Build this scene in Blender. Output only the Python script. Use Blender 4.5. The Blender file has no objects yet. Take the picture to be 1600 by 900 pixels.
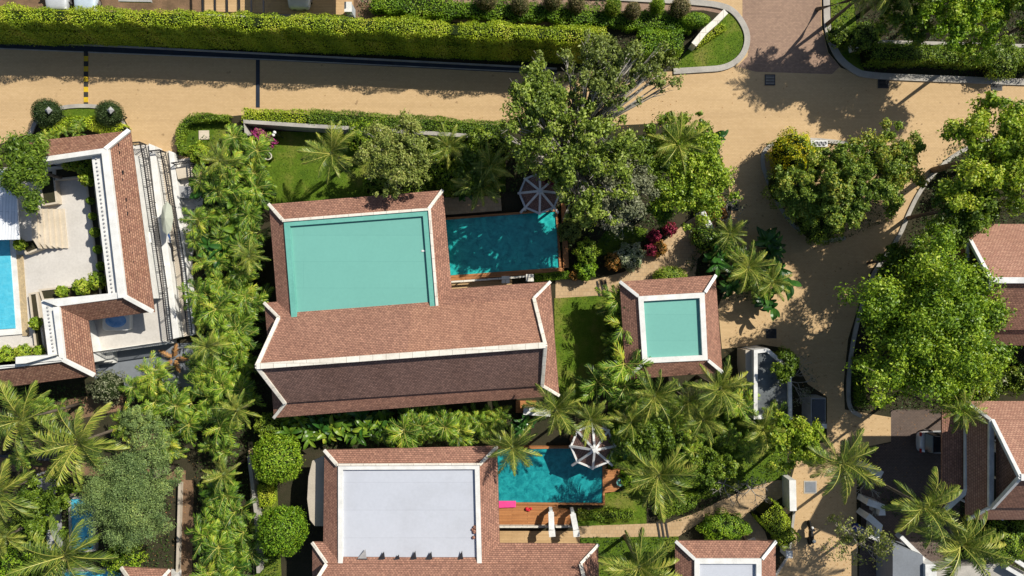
import bpy, bmesh, math, random
import numpy as np
from mathutils import Vector, Matrix
from mathutils.geometry import tessellate_polygon
S = bpy.context.scene
col = S.collection
PI = math.pi
# ------------------------------------------------------------------ camera, sky, sun, exposure
H = 55.0                                  # height of the drone above the ground, metres
M = 0.05                                  # metres on the ground to one pixel of the 1600 px photograph
cam = bpy.data.cameras.new('camera'); cam_o = bpy.data.objects.new('camera', cam); col.objects.link(cam_o)
cam_o.location = (0, 0, H); cam_o.rotation_euler = (0, 0, 0)
cam.sensor_width = 36; cam.lens = 36 * H / 80.0; cam.clip_start = 0.5; cam.clip_end = 2000
S.camera = cam_o
SUN_EL, SUN_AZ = math.radians(44.5), math.atan2(0.60, 0.80)      # azimuth measured from +X
sx, sy, sz = math.cos(SUN_EL)*math.cos(SUN_AZ), math.cos(SUN_EL)*math.sin(SUN_AZ), math.sin(SUN_EL)
sl = bpy.data.lights.new('sun', 'SUN'); sl.energy = 5.0; sl.angle = math.radians(0.55); sl.color = (1, .945, .84)
so = bpy.data.objects.new('sun', sl); col.objects.link(so)
so.rotation_euler = Vector((-sx, -sy, -sz)).to_track_quat('-Z', 'Y').to_euler()
W = bpy.data.worlds.new('World'); S.world = W; W.use_nodes = True
nt = W.node_tree
sky = nt.nodes.new('ShaderNodeTexSky'); sky.sky_type = 'NISHITA'; sky.sun_disc = False
sky.sun_elevation = SUN_EL; sky.sun_rotation = PI/2 - SUN_AZ
bg = nt.nodes['Background']; bg.inputs[1].default_value = 0.078
nt.links.new(sky.outputs[0], bg.inputs[0])
S.view_settings.view_transform = 'Standard'; S.view_settings.look = 'None'
S.view_settings.exposure = 0.27; S.view_settings.gamma = 1
S.render.engine = 'CYCLES'
S.cycles.max_bounces = 5; S.cycles.diffuse_bounces = 2; S.cycles.transmission_bounces = 3; S.cycles.glossy_bounces = 2

def P(px, py, z=0.0):
    """world point at height z that a straight-down photo shows at pixel px, py"""
    f = (H - z) / H * M
    return Vector(((px-800)*f, (450-py)*f, z))

# ------------------------------------------------------------------ naming and tagging
def tag(o, label=None, cat=None, group=None, kind=None):
    if label: o['label'] = label
    if cat: o['category'] = cat
    if group: o['group'] = group
    if kind: o['kind'] = kind
    return o
def thing(name, label, cat, loc=(0, 0, 0), group=None, rz=0):
    o = bpy.data.objects.new(name, None); col.objects.link(o); o.location = loc; o.rotation_euler = (0, 0, rz)
    o.empty_display_size = .2
    return tag(o, label, cat, group)
def wloc(o):
    v = Vector((0, 0, 0))
    while o is not None:
        v += Vector(o.location); o = o.parent
    return v
def copy_tree(o, parent=None):
    c = o.copy(); col.objects.link(c); c.parent = parent
    for ch in list(KIDS.get(o.name, [])):
        copy_tree(ch, c)
        KIDS.setdefault(c.name, []).append(None)
    KIDS[c.name] = KIDS.get(o.name, [])
    return c
KIDS = {}
def link(o, parent=None):
    col.objects.link(o)
    if parent is not None:
        o.parent = parent; KIDS.setdefault(parent.name, []).append(o)
    return o
ORD = ['first','second','third','fourth','fifth','sixth','seventh','eighth','ninth','tenth','eleventh','twelfth','thirteenth','fourteenth','fifteenth','sixteenth','seventeenth','eighteenth']

# ------------------------------------------------------------------ materials
def newmat(name):
    m = bpy.data.materials.new(name); m.use_nodes = True
    n = m.node_tree; b = n.nodes['Principled BSDF']
    return m, n, b
def N(n, t, **k):
    x = n.nodes.new(t)
    for a, v in k.items():
        if a in x.inputs: x.inputs[a].default_value = v
        else: setattr(x, a, v)
    return x
def coords(n, uv):
    if uv: return N(n, 'ShaderNodeTexCoord').outputs['UV']
    return N(n, 'ShaderNodeNewGeometry').outputs['Position']
def c4(c): return (c[0], c[1], c[2], 1)
def ramp(n, fac, stops):
    r = n.nodes.new('ShaderNodeValToRGB'); n.links.new(fac, r.inputs[0])
    e = r.color_ramp.elements
    while len(e) < len(stops): e.new(.5)
    for i, (p, c) in enumerate(stops): e[i].position = p; e[i].color = c4(c)
    return r.outputs[0]
def noise(n, vec, scale, detail=4, rough=.55):
    x = N(n, 'ShaderNodeTexNoise'); x.inputs['Scale'].default_value = scale; x.inputs['Detail'].default_value = detail
    x.inputs['Roughness'].default_value = rough; n.links.new(vec, x.inputs['Vector']); return x.outputs['Fac']
def mixc(n, fac, a, b, mode='MIX'):
    x = n.nodes.new('ShaderNodeMix'); x.data_type = 'RGBA'; x.blend_type = mode
    if isinstance(fac, (int, float)): x.inputs[0].default_value = fac
    else: n.links.new(fac, x.inputs[0])
    for s, v in ((6, a), (7, b)):
        if isinstance(v, tuple): x.inputs[s].default_value = c4(v)
        else: n.links.new(v, x.inputs[s])
    return x.outputs[2]
def bump(n, b, h, strength, dist=.05):
    x = n.nodes.new('ShaderNodeBump'); x.inputs['Strength'].default_value = strength; x.inputs['Distance'].default_value = dist
    n.links.new(h, x.inputs['Height']); n.links.new(x.outputs[0], b.inputs['Normal'])
def m_plain(name, a, b2=None, scale=1.2, rough=.7, fine=18, spec=.3, bmp=.15, metal=0):
    """two-tone mottled surface with fine grain"""
    m, n, b = newmat(name)
    b2 = b2 or tuple(x*.82 for x in a)
    p = coords(n, False)
    c = mixc(n, ramp(n, noise(n, p, scale, 6, .62), [(.3, (0,0,0)), (.7, (1,1,1))]), a, b2)
    g = ramp(n, noise(n, p, fine, 3), [(.3, (.8,.8,.8)), (.7, (1.0,1.0,1.0))])
    c = mixc(n, .6, c, g, 'MULTIPLY')
    n.links.new(c, b.inputs['Base Color']); b.inputs['Roughness'].default_value = rough
    b.inputs['Specular IOR Level'].default_value = spec; b.inputs['Metallic'].default_value = metal
    if bmp: bump(n, b, noise(n, p, fine, 3), bmp)
    return m
def m_brick(name, c1, c2, mortar, w, h, uv=True, msize=.02, mott=.5, bmp=.5, rough=.85, big=.35, stain=(.55,.5,.45), rot=0, bias=0.0):
    m, n, b = newmat(name)
    p = coords(n, uv)
    if rot:
        mp = N(n, 'ShaderNodeMapping'); mp.inputs['Rotation'].default_value = (0, 0, rot); n.links.new(p, mp.inputs[0]); pv = mp.outputs[0]
    else: pv = p
    x = n.nodes.new('ShaderNodeTexBrick'); n.links.new(pv, x.inputs['Vector'])
    x.inputs['Color1'].default_value = c4(c1); x.inputs['Color2'].default_value = c4(c2); x.inputs['Mortar'].default_value = c4(mortar)
    x.inputs['Scale'].default_value = 1; x.inputs['Brick Width'].default_value = w; x.inputs['Row Height'].default_value = h
    x.inputs['Mortar Size'].default_value = msize; x.inputs['Mortar Smooth'].default_value = .3; x.inputs['Bias'].default_value = bias
    g = coords(n, False)
    a = mixc(n, mott, x.outputs['Color'], ramp(n, noise(n, g, 5, 6, .7), [(.3, (.5,.5,.5)), (.68, (1.15,1.12,1.1))]), 'MULTIPLY')
    a = mixc(n, mixc(n, 1.0, ramp(n, noise(n, g, big, 5, .65), [(.45, (0,0,0)), (.8, (.6,.6,.6))]), (1,1,1), 'MULTIPLY'), a, mixc(n, 1.0, a, stain, 'MULTIPLY'))
    n.links.new(a, b.inputs['Base Color']); b.inputs['Roughness'].default_value = rough; b.inputs['Specular IOR Level'].default_value = .25
    inv = N(n, 'ShaderNodeMath', operation='SUBTRACT'); inv.inputs[0].default_value = 1; n.links.new(x.outputs['Fac'], inv.inputs[1])
    if bmp: bump(n, b, inv.outputs[0], bmp, .03)
    return m
def m_leaf(name, stops, trans=.3, rough=.5, objvar=.32):
    """leaf colour from the per-face 'var' value; the light passes through a little"""
    m, n, b = newmat(name)
    at = N(n, 'ShaderNodeAttribute', attribute_name='var')
    oi = N(n, 'ShaderNodeObjectInfo')
    ad = N(n, 'ShaderNodeMath', operation='MULTIPLY_ADD'); n.links.new(oi.outputs['Random'], ad.inputs[0]); ad.inputs[1].default_value = objvar
    n.links.new(at.outputs['Fac'], ad.inputs[2])
    sb = N(n, 'ShaderNodeMath', operation='SUBTRACT'); n.links.new(ad.outputs[0], sb.inputs[0]); sb.inputs[1].default_value = objvar/2
    c = ramp(n, sb.outputs[0], stops)
    n.links.new(c, b.inputs['Base Color']); b.inputs['Roughness'].default_value = rough; b.inputs['Specular IOR Level'].default_value = .35
    t = n.nodes.new('ShaderNodeBsdfTranslucent'); n.links.new(mixc(n, 1.0, c, (1.0, 1.0, .45), 'MULTIPLY'), t.inputs[0])
    mx = n.nodes.new('ShaderNodeMixShader'); mx.inputs[0].default_value = trans
    n.links.new(b.outputs[0], mx.inputs[1]); n.links.new(t.outputs[0], mx.inputs[2])
    n.links.new(mx.outputs[0], n.nodes['Material Output'].inputs[0])
    return m
def m_water(name, deep, light):
    m, n, b = newmat(name)
    g = coords(n, False)
    v = N(n, 'ShaderNodeTexVoronoi'); v.feature = 'DISTANCE_TO_EDGE'; v.inputs['Scale'].default_value = 1.6
    # wobble the coordinates so the ripple net is not regular
    w = N(n, 'ShaderNodeTexNoise'); w.inputs['Scale'].default_value = 1.4; n.links.new(g, w.inputs['Vector'])
    mm = N(n, 'ShaderNodeVectorMath', operation='MULTIPLY_ADD'); n.links.new(w.outputs['Color'], mm.inputs[0]); mm.inputs[1].default_value = (.9,.9,.9); n.links.new(g, mm.inputs[2])
    n.links.new(mm.outputs[0], v.inputs['Vector'])
    f = noise(n, mm.outputs[0], 2.2, 4, .6)
    c = ramp(n, f, [(.3, deep), (.7, light)])
    br = N(n, 'ShaderNodeTexBrick'); n.links.new(g, br.inputs['Vector']); br.inputs['Scale'].default_value = 1
    br.inputs['Brick Width'].default_value = .3; br.inputs['Row Height'].default_value = .15; br.offset = 0
    br.inputs['Color1'].default_value = (1,1,1,1); br.inputs['Color2'].default_value = (.86,.86,.86,1); br.inputs['Mortar'].default_value = (.9,.95,.95,1)
    c = mixc(n, .7, c, br.outputs['Color'], 'MULTIPLY')
    n.links.new(c, b.inputs['Base Color']); b.inputs['Roughness'].default_value = .06; b.inputs['Specular IOR Level'].default_value = .5
    bump(n, b, noise(n, mm.outputs[0], 4.5, 3, .5), .35, .06)
    return m

MT = {}
MT['road'] = m_brick('sand paver road', (.55,.385,.21), (.50,.345,.18), (.43,.30,.16), .22, .11, uv=False, msize=.012, mott=.12, bmp=.1, big=.12, stain=(.88,.86,.84))
def wear(m):
    n = m.node_tree; b = n.nodes['Principled BSDF']; src = b.inputs['Base Color'].links[0].from_socket; g = coords(n, False)
    mp = N(n, 'ShaderNodeMapping'); mp.inputs['Scale'].default_value = (.06, .9, 1); mp.inputs['Rotation'].default_value = (0, 0, .045); n.links.new(g, mp.inputs[0])
    a = ramp(n, noise(n, mp.outputs[0], 1.0, 4, .6), [(.36, (.93,.925,.92)), (.56, (1.01,1.01,1.01))])
    s_ = ramp(n, noise(n, g, 1.7, 2, .5), [(.24, (.62,.6,.58)), (.31, (1,1,1))])
    n.links.new(mixc(n, 1.0, mixc(n, 1.0, src, a, 'MULTIPLY'), s_, 'MULTIPLY'), b.inputs['Base Color'])
wear(MT['road'])
MT['redroad'] = m_brick('red grey paver drive', (.36,.24,.17), (.29,.19,.14), (.2,.14,.1), .22, .11, uv=False, msize=.012, mott=.35, bmp=.15, big=.3, stain=(.7,.7,.7))
MT['carpark'] = m_brick('brown car park paver', (.16,.12,.10), (.13,.10,.085), (.07,.05,.04), .22, .11, uv=False, msize=.012, mott=.4, bmp=.2, big=.3)
MT['path'] = m_brick('tan garden path paver', (.50,.36,.21), (.45,.31,.17), (.33,.24,.15), .3, .3, uv=False, msize=.015, mott=.25, bmp=.15, big=.3, stain=(.75,.72,.68))
MT['soil'] = m_plain('dark garden soil', (.055,.045,.028), (.03,.032,.016), .8, .95, 9, .1, .8)
MT['earth'] = m_plain('bare tan earth', (.27,.165,.10), (.11,.075,.045), .7, .95, 8, .1, .6)
MT['tile'] = m_brick('weathered terracotta tile', (.43,.23,.16), (.30,.155,.112), (.17,.09,.065), .21, .14, msize=.016, mott=.8, bmp=.8, big=.3, stain=(.66,.60,.58))
MT['tile_pink'] = m_brick('pale pink terracotta tile', (.47,.27,.19), (.36,.19,.135), (.2,.1,.075), .21, .14, msize=.018, mott=.55, bmp=.6, big=.45, stain=(.75,.7,.68))
MT['tile_pale'] = m_brick('newer pale terracotta tile', (.465,.25,.168), (.335,.172,.12), (.2,.105,.07), .21, .14, msize=.016, mott=.6, bmp=.8, big=.3, stain=(.72,.66,.62))
MT['tile_speck'] = m_brick('speckled terracotta tile', (.40,.225,.15), (.24,.115,.08), (.14,.07,.05), .22, .14, msize=.02, mott=.85, bmp=.7, big=.6, stain=(.8,.72,.6), bias=-.1)
MT['tile_dark_shade'] = m_brick('dark and shaded tile', (.31,.185,.15), (.20,.12,.10), (.09,.055,.045), .21, .14, msize=.02, mott=.7, bmp=.6)  # gazebo panels' own dark; on villas it paints the south slopes' shade
MT['white'] = m_plain('white painted render', (.78,.77,.74), (.60,.60,.57), 1.4, .6, 14, .3, .08)
MT['white2'] = m_plain('stained white render', (.76,.76,.74), (.5,.5,.49), 1.1, .7, 9, .3, .15)
MT['cream'] = m_brick('cream coping', (.76,.72,.64), (.68,.64,.56), (.40,.37,.31), .9, .9, msize=.02, mott=.3, bmp=.3, rough=.7, big=1.2, stain=(.68,.66,.6))
MT['kerb'] = m_plain('pale concrete kerb', (.46,.43,.38), (.31,.29,.26), 1.0, .85, 12, .2, .3)
MT['wallgrey'] = m_plain('grey render', (.4,.4,.4), (.28,.28,.29), 1, .8, 10, .2, .2)
MT['wallbeige'] = m_plain('beige render', (.5,.44,.36), (.4,.35,.28), 1, .8, 10, .2, .2)
MT['teal'] = m_brick('teal roof membrane', (.15,.385,.33), (.144,.372,.32), (.13,.34,.295), 30, 1.9, uv=False, msize=.02, mott=.10, bmp=.08, rough=.6, big=.25, stain=(.93,.93,.93))
MT['tealrim'] = m_plain('teal painted parapet', (.15,.42,.355), (.12,.36,.30), .8, .6, 6, .3, .04)
MT['greydeck'] = m_brick('pale lilac grey membrane', (.475,.50,.555), (.455,.48,.535), (.40,.42,.47), 30, 2.0, uv=False, msize=.02, mott=.12, bmp=.08, rough=.6, big=.3, stain=(.82,.81,.79))
MT['blackmetal'] = m_plain('black metal', (.02,.02,.024), (.012,.012,.014), 3, .45, 20, .5, .05)
MT['grate'] = m_plain('dark cast iron', (.03,.033,.04), (.015,.016,.02), 3, .6, 20, .5, .2)
MT['drain'] = m_plain('dark navy drain cover', (.016,.026,.045), (.01,.015,.028), 1.5, .5, 16, .5, .2)
MT['stone'] = m_plain('pale stone paving', (.60,.57,.53), (.52,.49,.45), .5, .7, 6, .3, .1)
MT['stonewarm'] = m_plain('warm travertine', (.62,.54,.43), (.50,.43,.33), .9, .75, 8, .3, .15)
MT['rubble'] = m_plain('golden rubble stone', (.55,.42,.24), (.34,.27,.17), 3, .85, 9, .2, .8)
MT['slate'] = m_plain('blue grey slab', (.21,.23,.26), (.165,.18,.2), .5, .7, 7, .3, .1)
MT['wood'] = m_brick('orange timber deck', (.50,.225,.085), (.40,.17,.06), (.15,.06,.03), 2.4, .12, uv=False, msize=.012, mott=.3, bmp=.4, rough=.6, big=.6, stain=(.7,.62,.55))
MT['woodlight'] = m_brick('pale timber deck', (.56,.38,.20), (.50,.33,.165), (.3,.19,.1), 2.0, .12, uv=False, msize=.01, mott=.25, bmp=.3, rough=.7)
MT['bark'] = m_plain('grey bark', (.19,.155,.12), (.10,.08,.06), 4, .9, 20, .1, .7)
MT['palebark'] = m_plain('pale grey bark', (.42,.39,.34), (.28,.26,.22), 4, .9, 20, .1, .5)
MT['stemgreen'] = m_plain('green stem', (.16,.2,.05), (.1,.13,.04), 4, .7, 20, .2, .3)
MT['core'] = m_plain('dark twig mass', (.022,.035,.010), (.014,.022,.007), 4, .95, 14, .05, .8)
MT['yellow'] = m_plain('yellow road paint', (.68,.46,.02), (.5,.33,.02), 3, .7, 20, .3, .2)
MT['blackpaint'] = m_plain('black road paint', (.03,.03,.03), (.05,.045,.04), 3, .7, 20, .3, .2)
MT['glass'] = m_plain('dark glass', (.02,.03,.035), (.015,.02,.025), 2, .06, 3, .6, 0)
MT['bluefabric'] = m_plain('blue fabric', (.06,.16,.42), (.04,.1,.3), 3, .8, 20, .2, .2)
MT['blueplastic'] = m_plain('blue plastic', (.02,.06,.34), (.015,.05,.26), 3, .4, 20, .5, .1)
MT['pink'] = m_plain('hot pink fabric', (.80,.07,.28), (.72,.05,.23), 3, .7, 20, .3, .1)
MT['red'] = m_plain('red fabric', (.65,.02,.04), (.45,.015,.03), 3, .7, 20, .3, .1)
MT['rubber'] = m_plain('tyre rubber', (.02,.02,.02), None, 3, .85, 20, .2, .1)
MT['chrome'] = m_plain('bright metal', (.6,.6,.62), (.5,.5,.52), 3, .3, 20, .5, 0, .8)
MT['car_silver'] = m_plain('silver car paint', (.62,.64,.66), (.58,.60,.62), .6, .22, 4, .6, 0, .25)
MT['car_ice'] = m_plain('ice blue car paint', (.60,.70,.78), (.56,.66,.74), .6, .22, 4, .6, 0, .2)
MT['car_white'] = m_plain('white car paint', (.78,.78,.76), (.74,.74,.72), .6, .22, 4, .6, 0)
MT['lamp'] = m_plain('clear lamp lens', (.7,.72,.72), (.6,.6,.6), 2, .1, 4, .6, 0)
MT['tail'] = m_plain('red lamp lens', (.4,.02,.02), None, 2, .15, 4, .6, 0)
MT['globe'] = m_plain('white globe', (.8,.8,.76), None, 2, .3, 4, .4, 0)
MT['water'] = m_water('teal pool water', (.008,.23,.235), (.035,.50,.46))
MT['water_shade'] = m_water('shaded teal pool water', (.004,.14,.17), (.022,.34,.35))  # darker copy of the teal water; shade over the lower pool is coloured in
MT['waterblue'] = m_water('pale blue pool water', (.06,.42,.58), (.12,.52,.66))
MT['tubwater'] = m_water('hot tub water', (.10,.28,.62), (.3,.5,.8))
MT['corr'] = m_brick('white corrugated sheet', (.78,.80,.83), (.70,.73,.77), (.48,.52,.58), 9, .22, uv=False, msize=.02, mott=.15, bmp=.8, rough=.4, rot=PI/2+.03)
L = {}
L['areca'] = m_leaf('areca palm leaf', [(0,(.04,.09,.012)), (.4,(.15,.28,.025)), (.8,(.34,.48,.04)), (1,(.55,.54,.06))], .32, .42)
L['coco'] = m_leaf('coconut palm leaf', [(0,(.035,.07,.012)), (.4,(.13,.20,.028)), (.75,(.30,.36,.05)), (1,(.52,.48,.09))], .3, .4, .6)
L['rachis'] = m_leaf('palm midrib', [(0,(.35,.36,.06)), (1,(.5,.45,.12))], .1, .45)
L['banana'] = m_leaf('heliconia leaf', [(0,(.03,.09,.012)), (.45,(.11,.21,.02)), (.8,(.26,.37,.035)), (1,(.42,.42,.05))], .28, .32)
L['banana_dark'] = m_leaf('dark banana leaf', [(0,(.015,.06,.01)), (.6,(.04,.13,.018)), (1,(.10,.21,.04))], .2, .3)
L['mango'] = m_leaf('dark green tree leaf', [(0,(.05,.10,.012)), (.45,(.14,.23,.02)), (.8,(.27,.37,.035)), (1,(.4,.44,.07))], .3, .45)
L['great'] = m_leaf('mixed grey green tree leaf', [(0,(.08,.13,.02)), (.4,(.21,.30,.04)), (.7,(.36,.45,.06)), (1,(.52,.54,.2))], .3, .48)
L['round'] = m_leaf('round tree leaf', [(0,(.06,.14,.012)), (.4,(.22,.36,.022)), (.75,(.42,.55,.04)), (1,(.56,.6,.08))], .3, .45)
L['isle'] = m_leaf('island tree leaf', [(0,(.06,.11,.015)), (.4,(.15,.25,.03)), (.75,(.29,.38,.05)), (1,(.5,.46,.07))], .28, .48)
L['bright'] = m_leaf('bright tree leaf', [(0,(.06,.13,.012)), (.4,(.20,.33,.022)), (.75,(.40,.52,.04)), (1,(.56,.58,.08))], .32, .45)
L['olive'] = m_leaf('olive tree leaf', [(0,(.08,.11,.025)), (.45,(.20,.26,.05)), (.8,(.33,.38,.08)), (1,(.46,.46,.14))], .28, .5)
L['grey'] = m_leaf('grey green leaf', [(0,(.10,.12,.06)), (.5,(.19,.21,.11)), (1,(.32,.32,.2))], .2, .55)
L['casu'] = m_leaf('blue green fine leaf', [(0,(.05,.10,.035)), (.4,(.16,.24,.075)), (.8,(.27,.37,.11)), (1,(.44,.5,.12))], .2, .55)
L['hedge'] = m_leaf('bright hedge leaf', [(0,(.14,.24,.012)), (.4,(.33,.45,.02)), (.8,(.52,.60,.035)), (1,(.68,.58,.12))], .22, .5)
L['hedge_mid'] = m_leaf('mid green hedge leaf', [(0,(.06,.13,.012)), (.45,(.18,.30,.02)), (.85,(.33,.43,.035)), (1,(.44,.44,.08))], .3, .5)
L['topiary'] = m_leaf('topiary leaf', [(0,(.07,.17,.01)), (.45,(.2,.36,.018)), (.85,(.36,.50,.03)), (1,(.46,.54,.06))], .3, .5)
L['darkball'] = m_leaf('dark fine shrub leaf', [(0,(.015,.04,.01)), (.6,(.045,.08,.018)), (1,(.10,.14,.04))], .15, .55)
L['brownball'] = m_leaf('brown tinged shrub leaf', [(0,(.08,.12,.03)), (.4,(.19,.17,.07)), (.8,(.28,.2,.11)), (1,(.3,.3,.08))], .2, .55)
L['yellow'] = m_leaf('yellow flowering leaf', [(0,(.12,.22,.012)), (.4,(.30,.40,.02)), (.72,(.62,.56,.015)), (1,(.8,.58,.01))], .3, .5)
L['redleaf'] = m_leaf('crimson leaf', [(0,(.10,.03,.02)), (.4,(.32,.03,.07)), (1,(.55,.06,.14))], .25, .5)
L['orange'] = m_leaf('orange croton leaf', [(0,(.14,.13,.02)), (.5,(.4,.2,.04)), (1,(.6,.28,.08))], .25, .5)
L['pinkflower'] = m_leaf('magenta bougainvillea', [(0,(.16,.22,.03)), (.35,(.28,.3,.05)), (.5,(.5,.05,.25)), (1,(.62,.1,.38))], .3, .5)
L['whiteflower'] = m_leaf('white variegated leaf', [(0,(.16,.24,.07)), (.4,(.4,.44,.25)), (1,(.75,.74,.62))], .25, .5)
L['grass'] = m_leaf('lawn blade', [(0,(.05,.10,.008)), (.5,(.11,.19,.012)), (1,(.22,.28,.035))], .3, .6)
L['cover'] = m_leaf('ground cover leaf', [(0,(.02,.045,.008)), (.6,(.05,.10,.015)), (1,(.12,.18,.03))], .2, .6)
L['dry'] = m_leaf('dry brown frond', [(0,(.25,.12,.04)), (1,(.5,.26,.09))], .2, .7)
m, n, b = newmat('lawn turf')
g = coords(n, False)
n.links.new(mixc(n, .7, ramp(n, noise(n, g, .38, 7, .68), [(.32,(.06,.12,.012)), (.5,(.11,.18,.015)), (.62,(.2,.22,.04)), (.75,(.26,.21,.08))]), ramp(n, noise(n, g, 16, 3), [(.3,(.55,.55,.55)),(.7,(1,1,1))]), 'MULTIPLY'), b.inputs['Base Color'])
b.inputs['Roughness'].default_value = .9; b.inputs['Specular IOR Level'].default_value = .1; bump(n, b, noise(n, g, 22, 3), .8, .05); MT['lawn'] = m

# ------------------------------------------------------------------ mesh builder
def poly_area(p): return sum(p[i][0]*p[(i+1) % len(p)][1]-p[(i+1) % len(p)][0]*p[i][1] for i in range(len(p)))/2
def ccw(p): return list(p) if poly_area(p) > 0 else list(reversed(p))
def inset(p, d):
    """inset a counter-clockwise polygon by d metres"""
    n_ = len(p); out = []
    for i in range(n_):
        a, b_, c = Vector(p[i-1][:2]), Vector(p[i][:2]), Vector(p[(i+1) % n_][:2])
        u, v = (b_-a).normalized(), (c-b_).normalized()
        n1, n2 = Vector((-u.y, u.x)), Vector((-v.y, v.x))
        k = (n1+n2); k = k/max(.25, k.dot(n1)) if k.length > 1e-6 else n1
        out.append(b_+k*d)
    return out
class MB:
    def __init__(s): s.v = []; s.f = []
    def add(s, vs, fs):
        o = len(s.v); s.v += [tuple(x) for x in vs]; s.f += [tuple(i+o for i in f) for f in fs]; return s
    def box(s, c, size, rz=0):
        x, y, z = size[0]/2, size[1]/2, size[2]/2
        cs, sn = math.cos(rz), math.sin(rz)
        vs = []
        for dz in (-z, z):
            for dx, dy in ((-x,-y),(x,-y),(x,y),(-x,y)):
                vs.append((c[0]+dx*cs-dy*sn, c[1]+dx*sn+dy*cs, c[2]+dz))
        return s.add(vs, [(0,3,2,1),(4,5,6,7),(0,1,5,4),(1,2,6,5),(2,3,7,6),(3,0,4,7)])
    def bar(s, p, q, w, h, lift=0):
        p, q = Vector(p), Vector(q); d = (q-p).normalized()
        u = Vector((0,0,1)) if abs(d.z) < .99 else Vector((1,0,0))
        sd = d.cross(u).normalized()*w/2; up = sd.cross(d).normalized()*h/2
        if up.z < 0: up = -up
        o = Vector((0,0,lift))
        vs = [x+o for x in (p-sd-up, p+sd-up, p+sd+up, p-sd+up, q-sd-up, q+sd-up, q+sd+up, q-sd+up)]
        return s.add(vs, [(0,1,2,3),(4,7,6,5),(0,4,5,1),(1,5,6,2),(2,6,7,3),(3,7,4,0)])
    def prism(s, poly, z0, z1):
        p = ccw([tuple(x[:2]) for x in poly]); n_ = len(p)
        vs = [(x, y, z0) for x, y in p]+[(x, y, z1) for x, y in p]
        tri = tessellate_polygon([[Vector((x, y, 0)) for x, y in p]])
        fs = []
        for t in tri:
            a = poly_area([p[i] for i in t]); t = t if a > 0 else t[::-1]
            fs.append(tuple(i+n_ for i in t)); fs.append(tuple(reversed(t)))
        if n_ == 4: fs = [(3,2,1,0), (4,5,6,7)]
        for i in range(n_): j = (i+1) % n_; fs.append((i, j, j+n_, i+n_))
        return s.add(vs, fs)
    def sheet(s, poly, z):
        p = ccw([tuple(x[:2]) for x in poly])
        tri = tessellate_polygon([[Vector((x, y, 0)) for x, y in p]])
        return s.add([(x, y, z) for x, y in p], [t if poly_area([p[i] for i in t]) > 0 else t[::-1] for t in tri])
    def slab(s, pts, t=.16):
        """sloping panel: top face through pts, thickness t downwards"""
        pts = [Vector(p) for p in pts]; n_ = len(pts)
        if poly_area([(p.x, p.y) for p in pts]) < 0: pts.reverse()
        vs = pts+[p-Vector((0,0,t)) for p in pts]
        fs = [tuple(range(n_)), tuple(range(2*n_-1, n_-1, -1))]
        for i in range(n_): j = (i+1) % n_; fs.append((i, i+n_, j+n_, j))
        return s.add(vs, fs)
    def ring(s, outer, w, z0, z1):
        o = ccw([tuple(x[:2]) for x in outer]); i_ = inset(o, w); n_ = len(o)
        vs = [(x[0], x[1], z1) for x in o]+[(x[0], x[1], z1) for x in i_]+[(x[0], x[1], z0) for x in o]+[(x[0], x[1], z0) for x in i_]
        fs = []
        for a in range(n_):
            b_ = (a+1) % n_
            fs += [(a, b_, b_+n_, a+n_), (a+2*n_, b_+2*n_, b_, a), (a+n_, b_+n_, b_+3*n_, a+3*n_), (a+3*n_, b_+3*n_, b_+2*n_, a+2*n_)]
        return s.add(vs, fs)
    def path(s, pts, w, z0, z1, closed=False):
        """a kerb-like band along a line of ground points"""
        pts = [Vector(p[:2]) for p in pts]; n_ = len(pts); L_, R_ = [], []
        for i in range(n_):
            a = pts[i-1] if (i or closed) else pts[i]; c = pts[(i+1) % n_] if (i < n_-1 or closed) else pts[i]
            d = (c-a).normalized(); nn = Vector((-d.y, d.x))*w/2
            L_.append(pts[i]+nn); R_.append(pts[i]-nn)
        vs = [(p.x, p.y, z0) for p in L_+R_]+[(p.x, p.y, z1) for p in L_+R_]; fs = []
        for i in range(n_ if closed else n_-1):
            j = (i+1) % n_; l0, l1, r0, r1 = i, j, i+n_, j+n_; T = 2*n_
            fs += [(l0+T, r0+T, r1+T, l1+T), (l0, l1, r1, r0), (l0, l0+T, l1+T, l1), (r0, r1, r1+T, r0+T)]
        if not closed: fs += [(0, n_, 3*n_, 2*n_), (n_-1, 3*n_-1, 4*n_-1, 2*n_-1)]
        return s.add(vs, fs)
    def tube(s, pts, rad, n_=7, cap=True):
        pts = [Vector(p) for p in pts]; vs = []
        if isinstance(rad, (int, float)): rad = [rad]*len(pts)
        for i, p in enumerate(pts):
            d = (pts[min(i+1, len(pts)-1)]-pts[max(i-1, 0)]).normalized()
            u = d.cross(Vector((0,0,1)) if abs(d.z) < .95 else Vector((1,0,0))).normalized(); v = d.cross(u)
            for k in range(n_): a = 2*PI*k/n_; vs.append(p+(u*math.cos(a)+v*math.sin(a))*rad[i])
        fs = [(i*n_+k, i*n_+(k+1) % n_, (i+1)*n_+(k+1) % n_, (i+1)*n_+k) for i in range(len(pts)-1) for k in range(n_)]
        if cap: fs += [tuple(range(n_-1, -1, -1)), tuple(range((len(pts)-1)*n_, len(pts)*n_))]
        return s.add(vs, fs)
    def lathe(s, c, prof, n_=20, sx_=1, sy_=1):
        vs = []; fs = []
        for r, z in prof:
            for k in range(n_): a = 2*PI*k/n_; vs.append((c[0]+r*sx_*math.cos(a), c[1]+r*sy_*math.sin(a), c[2]+z))
        for i in range(len(prof)-1):
            for k in range(n_): fs.append((i*n_+k, i*n_+(k+1) % n_, (i+1)*n_+(k+1) % n_, (i+1)*n_+k))
        fs += [tuple(range(n_-1, -1, -1)), tuple(range((len(prof)-1)*n_, len(prof)*n_))]
        return s.add(vs, fs)
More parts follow.
